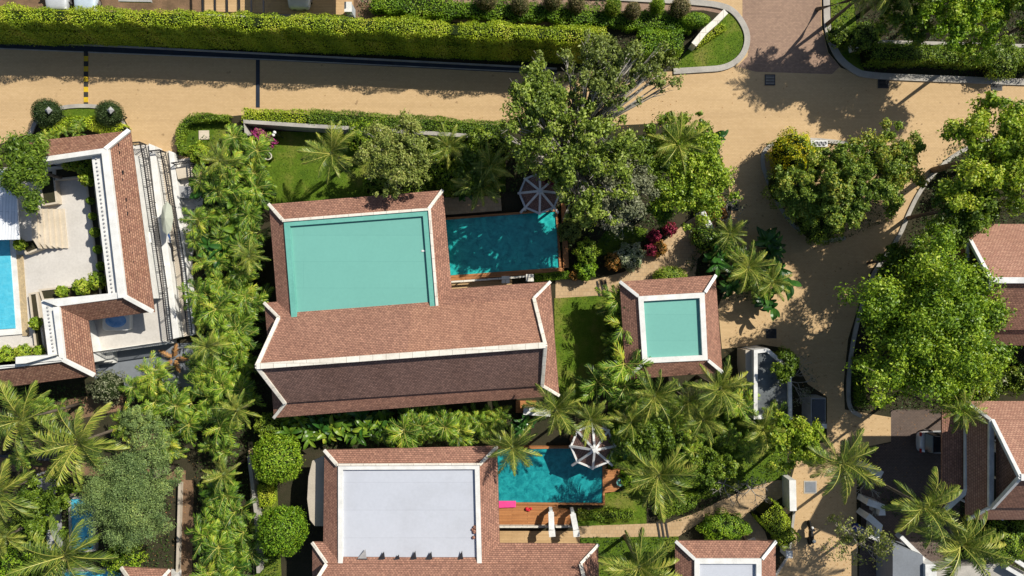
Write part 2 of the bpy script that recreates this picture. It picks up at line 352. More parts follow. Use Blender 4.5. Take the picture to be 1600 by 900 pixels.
    def ball(s, c, r, n_=14, sc=(1,1,1)):
        prof = [(max(.001, math.sin(PI*i/n_))*r, -math.cos(PI*i/n_)*r*sc[2]) for i in range(n_+1)]
        return s.lathe(c, prof, n_+4, sc[0], sc[1])
    def build(s, name, mat, parent=None, smooth=False, bevel=0):
        off = wloc(parent) if parent is not None else Vector((0,0,0))
        if parent is None:                       # origin of a lone mesh at its own base
            a = np.array(s.v); off = Vector(((a[:,0].min()+a[:,0].max())/2, (a[:,1].min()+a[:,1].max())/2, a[:,2].min()))
        me = bpy.data.meshes.new(name)
        me.from_pydata([(x-off.x, y-off.y, z-off.z) for x, y, z in s.v], [], s.f)
        bm = bmesh.new(); bm.from_mesh(me); bmesh.ops.recalc_face_normals(bm, faces=bm.faces)
        uv = bm.loops.layers.uv.new('uv')
        for f in bm.faces:
            nn = f.normal
            u = Vector((0,0,1)).cross(nn)
            u = u.normalized() if u.length > .05 else Vector((1,0,0))
            v = nn.cross(u)
            for l in f.loops: l[uv].uv = (l.vert.co.dot(u), l.vert.co.dot(v))
            f.smooth = smooth
        bm.to_mesh(me); bm.free()
        me.materials.append(mat)
        o = bpy.data.objects.new(name, me); link(o, parent)
        if parent is None: o.location = off
        if bevel:
            md = o.modifiers.new('bevel', 'BEVEL'); md.width = bevel; md.segments = 2; md.limit_method = 'ANGLE'
        return o
def struct(o): o['kind'] = 'structure'; return o
def PP(pts, z=0): return [P(x, y, z) for x, y in pts]

# ------------------------------------------------------------------ foliage
def quads(name, V, var, mat, parent=None, off=(0,0,0)):
    """V: (n,4,3) array of leaf quads"""
    n_ = len(V); me = bpy.data.meshes.new(name)
    me.vertices.add(n_*4); me.vertices.foreach_set('co', (V.reshape(-1,3)-np.array(off)).astype(np.float32).ravel())
    me.loops.add(n_*4); me.loops.foreach_set('vertex_index', np.arange(n_*4, dtype=np.int32))
    me.polygons.add(n_); me.polygons.foreach_set('loop_start', np.arange(0, n_*4, 4, dtype=np.int32))
    a = me.attributes.new('var', 'FLOAT', 'FACE'); a.data.foreach_set('value', var.astype(np.float32))
    me.update(calc_edges=True); me.materials.append(mat)
    o = bpy.data.objects.new(name, me); link(o, parent); return o
def unit(a): return a/np.maximum(1e-6, np.linalg.norm(a, axis=-1, keepdims=True))
def leafquads(rg, pos, nrm, size, aspect=.5):
    n_ = len(pos); size = size*rg.uniform(.6, 1.35, n_)[:,None]
    t = unit(np.cross(nrm, unit(rg.normal(size=(n_,3))))); b_ = np.cross(nrm, t)
    w = size*aspect*.5; l = size*.5
    tip = -nrm*l*.35
    return np.stack([pos-t*l+tip, pos-b_*w, pos+t*l+tip, pos+b_*w], axis=1)
def clump_leaves(rg, cs, rs, n_, size, aspect=.5, up=.35, jit=.7, squash=.8, lo=.45):
    """leaves on the shells of clumps cs with radii rs"""
    k = rg.choice(len(cs), n_, p=rs**2/np.sum(rs**2)); d = unit(rg.normal(size=(n_,3)))
    d[:,2] = np.where(d[:,2] < -.3, -d[:,2], d[:,2])
    ph = rg.uniform(0, 6.28, (len(cs), 3))
    wob = 1+.28*np.sin(d[:,0]*4.5+ph[k,0])*np.sin(d[:,1]*4.5+ph[k,1])+.2*np.sin(d[:,2]*7+d[:,0]*5+ph[k,2])
    r = rs[k]*rg.uniform(lo, 1.0, n_)*wob*(1+np.abs(rg.normal(0, .16, n_)))
    el = rg.uniform(.7, 1.35, (len(cs), 3))
    pos = cs[k]+d*r[:,None]*el[k]*np.array([1,1,squash])
    nrm = unit(d+np.array([0,0,up])+rg.normal(size=(n_,3))*jit)
    kv = rg.uniform(0, 1, len(cs))
    var = np.clip(.4*kv[k]+.6*rg.uniform(0,1,n_)**1.2, 0, 1)
    return leafquads(rg, pos, nrm, size, aspect), var
def tree(name, label, cat, px, py, rpx, z, mat, n_=16000, size=.2, K=60, seed=1, ry=None, hz=None, sparse=0., bark='bark', group=None,
         clump=.26, aspect=.5, off=(0,0), jit=.7, trunk_r=None, twigs=0, var_shift=0., limbs=14, squash=.8, lo=.45):
    """broad crown centred on a pixel at height z; the trunk stands below it"""
    rg = np.random.default_rng(seed); rd = random.Random(seed)
    c = P(px, py, z); k = (H-z)/H*M; rx = rpx*k; ry = (ry or rpx)*k; hz = hz or rx*.55
    base = Vector((c.x+off[0], c.y+off[1], 0))
    root = thing(name, label, cat, base, group)
    # uneven outline
    ph = rg.uniform(0, 2*PI, 5); am = rg.uniform(.04, .13, 5)
    cs = []; rs = []
    while len(cs) < K:
        d = unit(rg.normal(size=3)); d[2] = abs(d[2])*.9-.22
        rad = rg.uniform(.35, 1)**.6 if rg.random() > .3 else rg.uniform(.0, .7)
        th = math.atan2(d[1], d[0]); wob = 1+sum(am[i]*math.sin((i+2)*th+ph[i]) for i in range(5))
        rc = clump*min(rx, ry)*rg.uniform(.4, 1.25)
        sc = max(.1, 1.1-rc/max(rx, ry))
        cs.append([c.x+d[0]*rx*rad*wob*sc, c.y+d[1]*ry*rad*wob*sc, z+d[2]*hz*rad*1.1]); rs.append(rc)
    cs = np.array(cs); rs = np.array(rs)
    V, var = clump_leaves(rg, cs, rs, int(n_*1.15), size, aspect, jit=jit, squash=squash, lo=lo)
    quads('crown', V, np.clip(var+var_shift, 0, 1), mat, root, wloc(root))
    mb = MB(); r0 = trunk_r or max(.07, rx*.055); fork = Vector((base.x, base.y, max(.5, z-hz*1.1)))
    mb.tube([base, base.lerp(fork, .5)+Vector((rd.uniform(-.1,.1), rd.uniform(-.1,.1), 0)), fork], [r0*1.25, r0, r0*.85], 9)
    mb.build('trunk', MT[bark], root, True)
    mb = MB(); idx = rg.permutation(K)[:limbs+twigs]
    for q, i in enumerate(idx):
        t = Vector(cs[i]); mid = fork.lerp(t, .5)+Vector((rd.uniform(-.2,.2)*rx*.2, rd.uniform(-.2,.2)*rx*.2, hz*.12))
        mb.tube([fork-Vector((0,0,.2)), mid, t], [r0*.5, r0*.3, r0*.1], 5)
        if twigs:
            for _ in range(3):
                e = t+Vector((rd.uniform(-1,1), rd.uniform(-1,1), rd.uniform(-.2,.6)))*rs[i]*1.5
                mb.tube([mid.lerp(t, rd.uniform(.3, 1)), e], [r0*.14, .008], 4, False)
    mb.build('limb', MT[bark], root, True)
    return root
def shrub(name, label, cat, px, py, rpx, z, mat, n_=1500, size=.12, seed=1, ry=None, round_=True, group=None, core=True, aspect=.5, h0=0.):
    """low round bush: a leafy shell over a twig mass"""
    rg = np.random.default_rng(seed); zc = h0+(z-h0)*.55; c = P(px, py, zc); k = (H-zc)/H*M; rx = rpx*k; ry = (ry or rpx)*k; rz = (z-h0)*.5
    root = thing(name, label, cat, (c.x, c.y, h0), group)
    d = unit(rg.normal(size=(n_,3))); d[:,2] = np.where(d[:,2] < -.5, -d[:,2], d[:,2])
    bumpy = 1+.10*np.sin(d[:,0]*7+seed)*np.sin(d[:,1]*6+seed*2)*(0 if round_ else 2.2)
    r = rg.uniform(.84, 1.05, n_)*bumpy
    pos = np.array([c.x, c.y, zc])+d*r[:,None]*np.array([rx, ry, rz])
    nrm = unit(d/np.array([rx, ry, rz])*rx+rg.normal(size=(n_,3))*.55)
    var = np.clip(rg.uniform(0, 1, n_)*.7+.3*np.abs(np.sin(pos[:,0]*2.1+pos[:,1]*1.7+seed)), 0, 1)
    quads('foliage', leafquads(rg, pos, nrm, size, aspect), var, mat, root, wloc(root))
    mb = MB()
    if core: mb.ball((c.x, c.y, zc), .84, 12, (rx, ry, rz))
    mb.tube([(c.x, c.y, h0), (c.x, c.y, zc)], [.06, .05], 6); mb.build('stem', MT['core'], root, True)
    return root
def hedge(name, label, pts, w, z1, mat, dens=260, size=.11, seed=1, z0=0., wob=.12, tiers=None, cat='hedge', group=None, ends=True):
    """clipped hedge along world ground points; top at z1"""
    rg = np.random.default_rng(seed); pts = [Vector((p[0], p[1])) for p in pts]
    root = thing(name, label, cat, (pts[0].x, pts[0].y, z0), group)
    Vs, vs = [], []; mb = MB()
    for (w_, zt, dx, dy) in [(w, z1, 0, 0)]+(tiers or []):
        q = [p+Vector((dx, dy)) for p in pts]
        seg = [(q[i+1]-q[i]).length for i in range(len(q)-1)]; tot = sum(seg); cum = np.cumsum([0]+seg)
        per = w_+2*(zt-z0)
        n_ = int(tot*per*dens); s_ = rg.uniform(-.1, tot+.1, n_); u = rg.uniform(0, per, n_)
        sc = np.clip(s_, 0, tot-1e-4)
        i = np.clip(np.searchsorted(cum, sc, 'right')-1, 0, len(seg)-1)
        A = np.array([[p.x, p.y] for p in q]); D = unit(A[1:]-A[:-1])
        base = A[i]+D[i]*(s_-cum[i])[:,None]; nn = np.stack([-D[i][:,1], D[i][:,0]], 1)
        # low-frequency wobble of width and height
        wv = 1+wob*(np.sin(s_*1.1+seed)+.6*np.sin(s_*2.7+seed*3)+.4*np.sin(s_*5.3)); hv = 1+wob*.25*(np.sin(s_*.9+seed*2)+.7*np.sin(s_*3.1))
        top = u < w_; side = np.where(u < w_+(zt-z0), 1., -1.)
        lat = np.where(top, (u/w_-.5)*w_*wv, side*w_*.5*wv); hh = np.where(u < w_+(zt-z0), u-w_, u-w_-(zt-z0))/max(.01, zt-z0)
        rnd = np.where(top, 1-np.abs(u/w_-.5)**3*1.0, 1)
        zz = np.where(top, z0+(zt-z0)*hv*(rnd*.5+.5 if False else 1)-(np.abs(u/w_-.5)*2)**4*.18, z0+hh*(zt-z0)*hv)
        pos = np.stack([base[:,0]+nn[:,0]*lat, base[:,1]+nn[:,1]*lat, zz], 1)+rg.normal(size=(n_,3))*size*.45
        nr = np.where(top[:,None], np.array([[0,0,1.]]), np.stack([nn[:,0]*side, nn[:,1]*side, np.full(n_, .35)], 1))
        nr = unit(nr+rg.normal(size=(n_,3))*.55)
        var = np.clip(.62*rg.uniform(0,1,n_)+.2+.22*np.sin(s_*.7+lat*2+seed)*np.sin(s_*1.9+seed), 0, 1)
        Vs.append(leafquads(rg, pos, nr, size, .55)); vs.append(var)
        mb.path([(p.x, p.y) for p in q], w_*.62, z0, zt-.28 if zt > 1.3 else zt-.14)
    quads('foliage', np.concatenate(Vs), np.concatenate(vs), mat, root, wloc(root))
    mb.build('branches', MT['core'], root)
    return root

# ---- palms
def frond_quads(rg, Ln, n_side, droop, rise, leaf_l, leaf_w, fold=.5, side_ang=.9, base=.12):
    """one feather frond along +X; leaflets in two planes; returns leaflet quads, rachis points"""
    T = np.linspace(0, 1, 14); ang = rise-(droop*T**1.4)
    x = np.concatenate([[0], np.cumsum(np.cos(ang[:-1]))])/13*Ln; z = np.concatenate([[0], np.cumsum(np.sin(ang[:-1]))])/13*Ln
    V = []
    for i in range(n_side):
        t = base+(1-base)*(i+.5)/n_side
        px_, pz_, a = np.interp(t, T, x), np.interp(t, T, z), np.interp(t, T, ang)
        env = math.sin(PI*min(1, (t-base)/(1-base)*.86+.14))**.6
        for sgn in (-1, 1):
            l = leaf_l*env*rg.uniform(.85, 1.12); w = leaf_w*rg.uniform(.8, 1.15)
            sa = side_ang-(t*.45)+rg.normal()*.07; el = -fold+rg.normal()*.16
            f = np.array([math.cos(a), 0, math.sin(a)]); s_ = np.array([0, sgn, 0.])
            d = unit(f*math.cos(sa)+s_*math.sin(sa)*math.cos(el)+np.array([0,0,math.sin(el)]))
            p = np.array([px_, 0, pz_]); d2 = unit(d+np.array([0,0,-.55])); wd = unit(f-d*f.dot(d))*w
            m_ = p+d*l*.55; e = m_+d2*l*.45
            V.append([p-wd*.35, p+wd*.35, m_+wd*.5, m_-wd*.5]); V.append([m_-wd*.5, m_+wd*.5, e+wd*.06, e-wd*.06])
    return np.array(V), np.stack([x, np.zeros(14), z], 1)
def xform(V, az, pos=(0,0,0), sc=1., roll=0.):
    c, s_ = math.cos(az), math.sin(az); R = np.array([[c,-s_,0],[s_,c,0],[0,0,1]])
    if roll:
        cr, sr = math.cos(roll), math.sin(roll); R = R@np.array([[1,0,0],[0,cr,-sr],[0,sr,cr]])
    return (V*sc)@R.T+np.array(pos)
# coconut frond templates, shared by every coconut palm
def quad_mesh(name, V, var, mats, mi=None):
    o = quads(name, V, var, mats[0]); me = o.data; col.objects.unlink(o); bpy.data.objects.remove(o)
    for m_ in mats[1:]: me.materials.append(m_)
    if mi is not None: me.polygons.foreach_set('material_index', np.array(mi, dtype=np.int32))
    return me
def rachis_quads(R, w):
    V = []
    for i in range(len(R)-1):
        a = w*(1-.8*i/13); b_ = w*(1-.8*(i+1)/13); s0, s1 = np.array([0,a,0]), np.array([0,b_,0]); u = np.array([0,0,.012])
        V.append([R[i]-s0+u, R[i]+s0+u, R[i+1]+s1+u, R[i+1]-s1+u])
    return np.array(V)
FR = []
for i, (dr, ri) in enumerate([(1.0, 1.05), (1.25, .75), (1.25, .4), (1.0, .1), (.9, 1.3), (1.5, .9)]):
    rg = np.random.default_rng(50+i)
    V, R = frond_quads(rg, 3.3, 36, dr, ri, .84, .05, fold=.35+.1*(i % 3))
    Q = rachis_quads(R, .035); A = np.concatenate([V, Q])
    var = np.concatenate([np.clip(rg.normal(.5, .2, len(V)), 0, 1), np.full(len(Q), .5)])
    FR.append(quad_mesh('frond', A, var, [L['coco'], L['rachis']], [0]*len(V)+[1]*len(Q)))
NUTS = MB()
def coco(px, py, rpx, z, label, seed, name='coconut_palm', cat='palm tree', nf=19, lean=(0, 0), group='coconut palms in the gardens', lo=None):
    rd = random.Random(seed); c = P(px, py, z); base = Vector((c.x-lean[0], c.y-lean[1], 0))
    root = thing(name, label, cat, base, group)
    s_ = rpx*(H-z)/H*M/2.75
    MB().tube([base, base.lerp(c, .4)+Vector((lean[0]*.1, lean[1]*.1, 0)), base.lerp(c, .75), c], [.17, .12, .10, .11], 9).build('trunk', MT['bark'], root, True)
    mb = MB(); mb.ball(c-Vector((0,0,.05)), .2, 8, (1,1,1.3))
    for k in range(5): a = rd.uniform(0, 6.28); mb.ball(c+Vector((math.cos(a)*.24, math.sin(a)*.24, -.2)), .11, 8)
    mb.build('crownshaft', MT['stemgreen'], root, True)
    for k in range(nf):
        t = k/nf; me = FR[(4, 0, 0, 5, 1, 1, 2, 2, 3)[min(8, int(t*9))]]
        o = bpy.data.objects.new('frond', me); link(o, root); o.location = c-base
        o.rotation_euler = (rd.uniform(-.35, .35), rd.uniform(-.12, .12), k*2.4+rd.uniform(-.3, .3)); q = s_*rd.uniform(.8, 1.12); o.scale = (q, q*rd.uniform(.85,1.1), q)
    return root
# areca clump templates
AR = []
for i in range(5):
    rg = np.random.default_rng(80+i); Vs, vv, mi = [], [], []; stems = MB()
    for s_ in range(6):
        a = rg.uniform(0, 2*PI); r = rg.uniform(.3, .95) if s_ else 0; hgt = rg.uniform(2.0, 2.9)-r*.5
        top = np.array([math.cos(a)*r, math.sin(a)*r, hgt]); stems.tube([(top[0]*.35, top[1]*.35, 0), tuple(top*np.array([.7,.7,.6])), tuple(top)], [.05, .04, .035], 6)
        for k in range(5):
            az = k*2*PI/5+rg.uniform(-.5, .5); V, R = frond_quads(rg, rg.uniform(1.0, 1.6), 10, rg.uniform(1.0, 2.1), rg.uniform(.4, 1.25), .50, .058, fold=.2, side_ang=.8)
            A = np.concatenate([V, rachis_quads(R, .02)]); fv = rg.uniform(.05, .75) if rg.random() > .06 else .95
            Vs.append(xform(A, az, top)); vv.append(np.concatenate([np.clip(rg.normal(fv, .2, len(V)), 0, 1), np.full(13, .5)])); mi += [0]*len(V)+[1]*13
    me = quad_mesh('crown', np.concatenate(Vs), np.concatenate(vv), [L['areca'], L['rachis']], mi)
    st = stems.build('stem', MT['stemgreen']); st.location = (0,0,0); sm = st.data; sm.transform(Matrix.Translation((0,0,0))); col.objects.unlink(st)
    AR.append((me, sm))
def areca(px, py, label, seed, s_=1., group='areca palm clumps', zc=2.3, name='areca_palm'):
    rd = random.Random(seed); c = P(px, py, zc*s_); root = thing(name, label, 'palm', (c.x, c.y, 0), group, rd.uniform(0, 6.28)); root.scale = (s_, s_, s_*rd.uniform(.85, 1.15))
    me, sm = AR[rd.randrange(5)]
    link(bpy.data.objects.new('crown', me), root); link(bpy.data.objects.new('stem', sm), root)
    return root
# broad paddle-leaf clumps (heliconia, banana)
def paddle(rg, Ln, wd, rise, droop, n_=7):
    T = np.linspace(0, 1, n_+1); ang = rise-droop*T; x = np.concatenate([[0], np.cumsum(np.cos(ang[:-1]))])/n_*Ln; z = np.concatenate([[0], np.cumsum(np.sin(ang[:-1]))])/n_*Ln
    w = wd*.5*np.sin(PI*np.clip(T*.9+.07, 0, 1))**.7; w[-1] = .01; V = []
    for i in range(n_):
        for s_ in (-1, 1):
            up0, up1 = w[i]*.35, w[i+1]*.35
            V.append([[x[i],0,z[i]], [x[i+1],0,z[i+1]], [x[i+1],s_*w[i+1],z[i+1]+up1], [x[i],s_*w[i],z[i]+up0]])
    return np.array(V)
BA = []
for i in range(4):
    rg = np.random.default_rng(120+i); Vs, vv = [], []; stems = MB()
    for s_ in range(8):
        a = rg.uniform(0, 2*PI); r = rg.uniform(.05, .7); bx_, by_ = math.cos(a)*r, math.sin(a)*r; hg = rg.uniform(.8, 1.7)
        stems.tube([(bx_*.8, by_*.8, 0), (bx_, by_, hg)], [.05, .03], 6)
        for k in range(4):
            V = paddle(rg, rg.uniform(.8, 1.4), rg.uniform(.28, .42), rg.uniform(.3, 1.3), rg.uniform(.8, 1.8))
            Vs.append(xform(V, rg.uniform(0, 6.28), (bx_, by_, hg), 1., rg.uniform(-.4,.4))); fv = rg.uniform(.1, .9)
            vv.append(np.clip(rg.normal(fv, .05, len(V)), 0, 1))
    mes = [quad_mesh('leaves', np.concatenate(Vs), np.concatenate(vv), [m_]) for m_ in (L['banana'], L['banana_dark'])]
    st = stems.build('stem', MT['stemgreen']); sm = st.data; col.objects.unlink(st); BA.append((mes, sm))
def banana(px, py, label, seed, s_=1., dark=0, name='heliconia_clump', cat='plant', group=None, zc=1.5):
    rd = random.Random(seed); c = P(px, py, zc*s_); root = thing(name, label, cat, (c.x, c.y, 0), group, rd.uniform(0, 6.28)); root.scale = (s_,)*3
    mes, sm = BA[rd.randrange(4)]
    link(bpy.data.objects.new('leaves', mes[dark]), root); link(bpy.data.objects.new('stem', sm), root)
    return root
def baretree(name, label, px, py, rpx, z, seed, mat='palebark', leaves=None, n_=0, depth=4, group=None, thick=.07):
    """forking leafless shrub tree"""
    rd = random.Random(seed); rg = np.random.default_rng(seed); c = P(px, py, z); root = thing(name, label, 'tree', (c.x, c.y, 0), group)
    k = rpx*(H-z)/H*M; mb = MB(); tips = []
    def grow(p, d, l, r, dep):
        q = p+d*l; mb.tube([p, p.lerp(q, .5)+Vector((rd.uniform(-1,1), rd.uniform(-1,1), 0))*l*.06, q], [r, r*.85, r*.7], 5)
        if dep == 0: tips.append(q); return
        for _ in range(rd.choice((2, 3, 3))):
            nd = (d+Vector((rd.uniform(-1,1), rd.uniform(-1,1), rd.uniform(-.35,.5)))*.85).normalized(); grow(q, nd, l*rd.uniform(.6,.9), r*.62, dep-1)
    tr = MB(); tr.tube([(c.x,c.y,0),(c.x,c.y,z*.4)], [thick*1.3, thick], 7); tr.build('trunk', MT[mat], root, True)
    for a in range(5):
        t = a*2*PI/5+rd.uniform(-.4,.4); grow(Vector((c.x,c.y,z*.4)), Vector((math.cos(t), math.sin(t), .7)).normalized(), k*.42, thick*.7, depth-1)
    mb.build('branch', MT[mat], root, True)
    if leaves and n_:
        T = np.array(tips)[rg.integers(0, len(tips), n_)]+rg.normal(size=(n_,3))*.14
        quads('crown', leafquads(rg, T, unit(rg.normal(size=(n_,3))+np.array([0,0,1])), .2, .4), rg.uniform(0,1,n_), leaves, root, wloc(root))
    return root
# ================================================================== the ground
def sheet(name, pts, z, mat, kind='structure'):
    mb = MB(); mb.sheet(PP(pts), z); o = mb.build(name, MT[mat]); o['kind'] = kind; return o
mb = MB(); mb.sheet([(-400,-400),(400,-400),(400,400),(-400,400)], 0); struct(mb.build('ground', MT['soil']))
ROAD = [(-500,50),(0,64),(400,86),(870,112),(1040,112),(1120,110),(1150,102),(1166,84),(1170,58),(1156,26),(1138,8),(1100,3),(850,-8),(700,-14),(700,-40),(1160,-40),(1160,-200),
        (1282,-200),(1284,40),(1294,82),(1314,106),(1345,118),(1620,126),(2100,135),(2100,215),(1700,190),(1600,196),(1545,214),(1490,240),(1440,290),(1400,370),(1362,420),(1345,465),
        (1325,530),(1318,600),(1320,640),(1392,652),(1392,690),(1345,700),(1338,760),(1342,1150),(1195,1150),(1205,905),(1232,870),(1240,800),(1236,750),
        (1250,700),(1292,690),(1292,620),(1262,600),(1232,545),(1190,538),(1128,545),(1122,480),(1140,430),(1128,350),(1140,300),(1128,250),(1112,208),(1040,192),(790,205),(600,196),(375,180),(300,188),(276,215),(276,242),
        (318,250),(316,330),(205,330),(205,205),(192,182),(165,165),(100,165),(62,180),(50,208),(0,225),(-500,250)]
sheet('road', ROAD, .008, 'road')
sheet('entry_drive', [(1160,-200),(1160,30),(1171,60),(1168,88),(1152,104),(1180,112),(1300,116),(1312,104),(1293,82),(1283,40),(1281,-200)], .012, 'redroad')
sheet('service_road', [(560,-120),(560,3),(700,8),(850,18),(1100,16),(1130,22),(1120,-120)], .004, 'redroad')
sheet('parking_yard', [(-60,-120),(-60,20),(300,30),(545,30),(700,34),(960,44),(985,20),(560,3),(550,-120)], .006, 'earth')
sheet('car_park', [(1392,640),(1480,640),(1500,800),(1440,830),(1345,800),(1345,700),(1392,692)], .006, 'carpark')
sheet('yard_paving', [(1348,740),(1500,740),(1500,1000),(1338,1000)], .01, 'carpark')
sheet('garden_path', [(868,436),(925,438),(975,425),(1010,400),(1045,370),(1075,345),(1100,330),(1120,345),(1112,380),(1090,405),(1085,440),(1035,445),(1000,440),(960,462),(868,466)], .012, 'path')
sheet('garden_path', [(865,583),(950,583),(950,592),(865,592)], .012, 'path')
sheet('garden_path', [(895,822),(990,818),(1040,818),(1090,800),(1130,780),(1180,760),(1215,750),(1240,752),(1240,765),(1200,790),(1170,800),(1195,830),(1200,846),(1165,846),(1150,810),(1100,812),(1060,838),(895,840)], .012, 'path')
sheet('garden_path', [(284,750),(303,750),(300,900),(279,900)], .008, 'earth')
sheet('garden_path', [(0,714),(130,722),(290,735),(290,750),(100,742),(0,735)], .010, 'earth')
sheet('garden_path', [(60,640),(110,622),(190,612),(196,640),(120,655),(70,662)], .006, 'earth')
sheet('garden_path', [(175,680),(240,672),(245,700),(180,708)], .006, 'earth')
sheet('garden_path', [(388,690),(402,690),(408,900),(396,900)], .008, 'path')
sheet('paved_yard', [(145,545),(305,535),(320,610),(150,612)], .01, 'slate')
# kerbs
def kerb(pts, w=.3, h=.13, name='kerb', mat='kerb'):
    q = PP(pts)
    for _ in range(2 if len(pts) > 4 else 0):
        r_ = [q[0]]
        for a, b_ in zip(q[:-1], q[1:]): r_ += [a.lerp(b_, .25), a.lerp(b_, .75)]
        q = r_+[q[-1]]
    mb = MB(); mb.path(q, w, 0, h); return struct(mb.build(name, MT[mat]))
kerb([(1052,112),(1100,109),(1130,107),(1152,96),(1165,78),(1168,56),(1160,36),(1146,18),(1130,10),(1100,5),(1000,-1),(850,-8),(720,-14)], .45)
kerb([(1291,-120),(1290,30),(1296,62),(1310,92),(1332,110),(1352,119),(1480,124),(1620,130),(2000,136)], .5)
kerb([(1552,213),(1500,236),(1470,258),(1440,292),(1420,330),(1404,372),(1366,422),(1350,462),(1332,530),(1324,600),(1326,640),(1345,650)], .3)
kerb([(48,210),(60,184),(98,166),(165,166),(188,184),(200,208)], .3)
kerb([(-200,58),(0,64),(400,84),(870,108)], .12, .16)
kerb([(-200,72),(0,76),(400,92.5),(870,115)], .08, .05)
kerb([(1236,750),(1240,800),(1232,866),(1210,900)], .2)
mb = MB(); mb.path(PP([(-200,65),(0,70),(400,88.5),(870,112)]), .5, 0, .03); struct(mb.build('gutter', MT['drain']))
mb = MB(); mb.path(PP([(403,92),(403,168)]), .3, 0, .03); o = mb.build('drain_channel', MT['drain']); tag(o, 'dark drain channel crossing the tan road from gutter to hedge', 'drain')
# gutter paving strips laid beside the north kerb
# garden lawns
def lawn(pts, z=.03, tufts=90, seed=1, name='lawn'):
    sheet(name, pts, z, 'lawn')
    rg = np.random.default_rng(seed); w = PP(pts); xs = [p.x for p in w]; ys = [p.y for p in w]
    A = abs(poly_area([(p.x, p.y) for p in w])); n_ = int((max(xs)-min(xs))*(max(ys)-min(ys))*tufts)
    q = np.stack([rg.uniform(min(xs), max(xs), n_), rg.uniform(min(ys), max(ys), n_)], 1); keep = inpoly(q, w); q = q[keep]
    pos = np.concatenate([q, np.full((len(q),1), z+.03)], 1)
    V = leafquads(rg, pos, unit(rg.normal(size=(len(q),3))+np.array([0,0,.9])), .11, .3)
    var = np.clip(.5+.25*np.sin(q[:,0]*1.3)*np.sin(q[:,1]*1.1)+rg.normal(0,.2,len(q)), 0, 1)
    o = quads('grass', V, var, L['grass']); tag(o, kind='stuff')
def inpoly(q, w):
    r = np.zeros(len(q), bool); n_ = len(w)
    for i in range(n_):
        a, b_ = w[i], w[(i+1) % n_]
        c = ((a.y > q[:,1]) != (b_.y > q[:,1])) & (q[:,0] < (b_.x-a.x)*(q[:,1]-a.y)/(b_.y-a.y+1e-12)+a.x); r ^= c
    return r
lawn([(412,205),(790,214),(790,300),(700,300),(415,325)], seed=2)
lawn([(866,466),(965,460),(975,600),(868,640)], seed=3)
lawn([(930,385),(945,362),(985,352),(1012,358),(1008,375),(960,395),(932,400)], seed=4)
lawn([(1050,107),(1128,104),(1150,94),(1162,76),(1165,55),(1150,26),(1130,16),(1090,60),(1060,95)], seed=5)
lawn([(290,192),(350,190),(358,236),(292,240)], seed=6)
lawn([(95,168),(160,168),(185,190),(60,196),(66,180)], seed=7)
lawn([(942,770),(1010,765),(1010,818),(900,822),(880,800),(942,797)], seed=8)
lawn([(1296,-30),(1330,-30),(1345,100),(1352,114),(1318,98),(1300,60)], seed=9, tufts=60)
lawn([(395,690),(430,690),(440,900),(398,900)], seed=10)
lawn([(895,840),(1060,838),(1060,900),(895,900)], seed=11)
lawn([(950,610),(1230,640),(1230,745),(1100,780),(950,760)], seed=12, tufts=50)
# low planting that nobody could count
def cover(pts, n_m2, seed, mat='cover', h=.5, size=.16):
    rg = np.random.default_rng(seed); w = PP(pts); xs = [p.x for p in w]; ys = [p.y for p in w]
    n_ = int((max(xs)-min(xs))*(max(ys)-min(ys))*n_m2); q = np.stack([rg.uniform(min(xs), max(xs), n_), rg.uniform(min(ys), max(ys), n_)], 1); q = q[inpoly(q, w)]
    hh = h*(.5+.5*np.sin(q[:,0]*1.7+seed)*np.sin(q[:,1]*1.9+seed))
    pos = np.concatenate([q, (.04+hh*rg.uniform(.1, 1, len(q)))[:,None]], 1)
    return pos, leafquads(rg, pos, unit(rg.normal(size=(len(q),3))*.8+np.array([0,0,1])), size, .5), np.clip(rg.normal(.45,.25,len(q)),0,1)
CV = [cover(p, d, i+1, h=h) for i, (p, d, h) in enumerate([
    ([(300,215),(418,205),(415,330),(412,500),(425,660),(440,900),(310,900),(310,600)], 45, .7),
    ([(690,215),(1120,210),(1150,330),(1060,330),(1010,400),(870,430),(870,300),(690,305)], 55, .7),
    ([(1195,225),(1240,215),(1425,235),(1400,340),(1290,385),(1225,345)], 60, .6),
    ([(1480,225),(1620,200),(1620,350),(1480,370),(1400,450),(1330,560),(1325,640),(1480,640),(1480,440),(1400,400)], 45, .7),
    ([(1070,410),(1120,340),(1170,400),(1200,470),(1120,470),(1090,440)], 55, .6),
    ([(430,640),(830,640),(800,700),(430,700)], 50, .7),
    ([(0,600),(150,600),(110,710),(0,710)], 45, .6), ([(0,740),(270,745),(270,900),(0,900)], 40, .6),
    ([(950,600),(1240,600),(1240,740),(1150,770),(1060,815),(950,760)], 40, .5),
    ([(1300,0),(1480,0),(1480,110),(1350,112),(1310,80)], 40, .5), ([(1480,-30),(1620,-30),(1620,118),(1480,118)], 40, .5),
    ([(560,-40),(960,-20),(960,35),(560,28)], 50, .5), ([(-60,32),(1000,62),(980,108),(-60,56)], 45, .3),
    ([(945,465),(990,465),(1000,595),(945,595)], 60, .7), ([(1360,760),(1620,800),(1620,900),(1440,860)], 40, .6), ([(905,838),(1060,838),(1060,900),(930,900)], 35, .3)])]
rdn = np.random.default_rng(5)
o = quads('ground_cover', np.concatenate([c[1] for c in CV]), np.concatenate([c[2] for c in CV]), L['cover']); tag(o, kind='stuff')
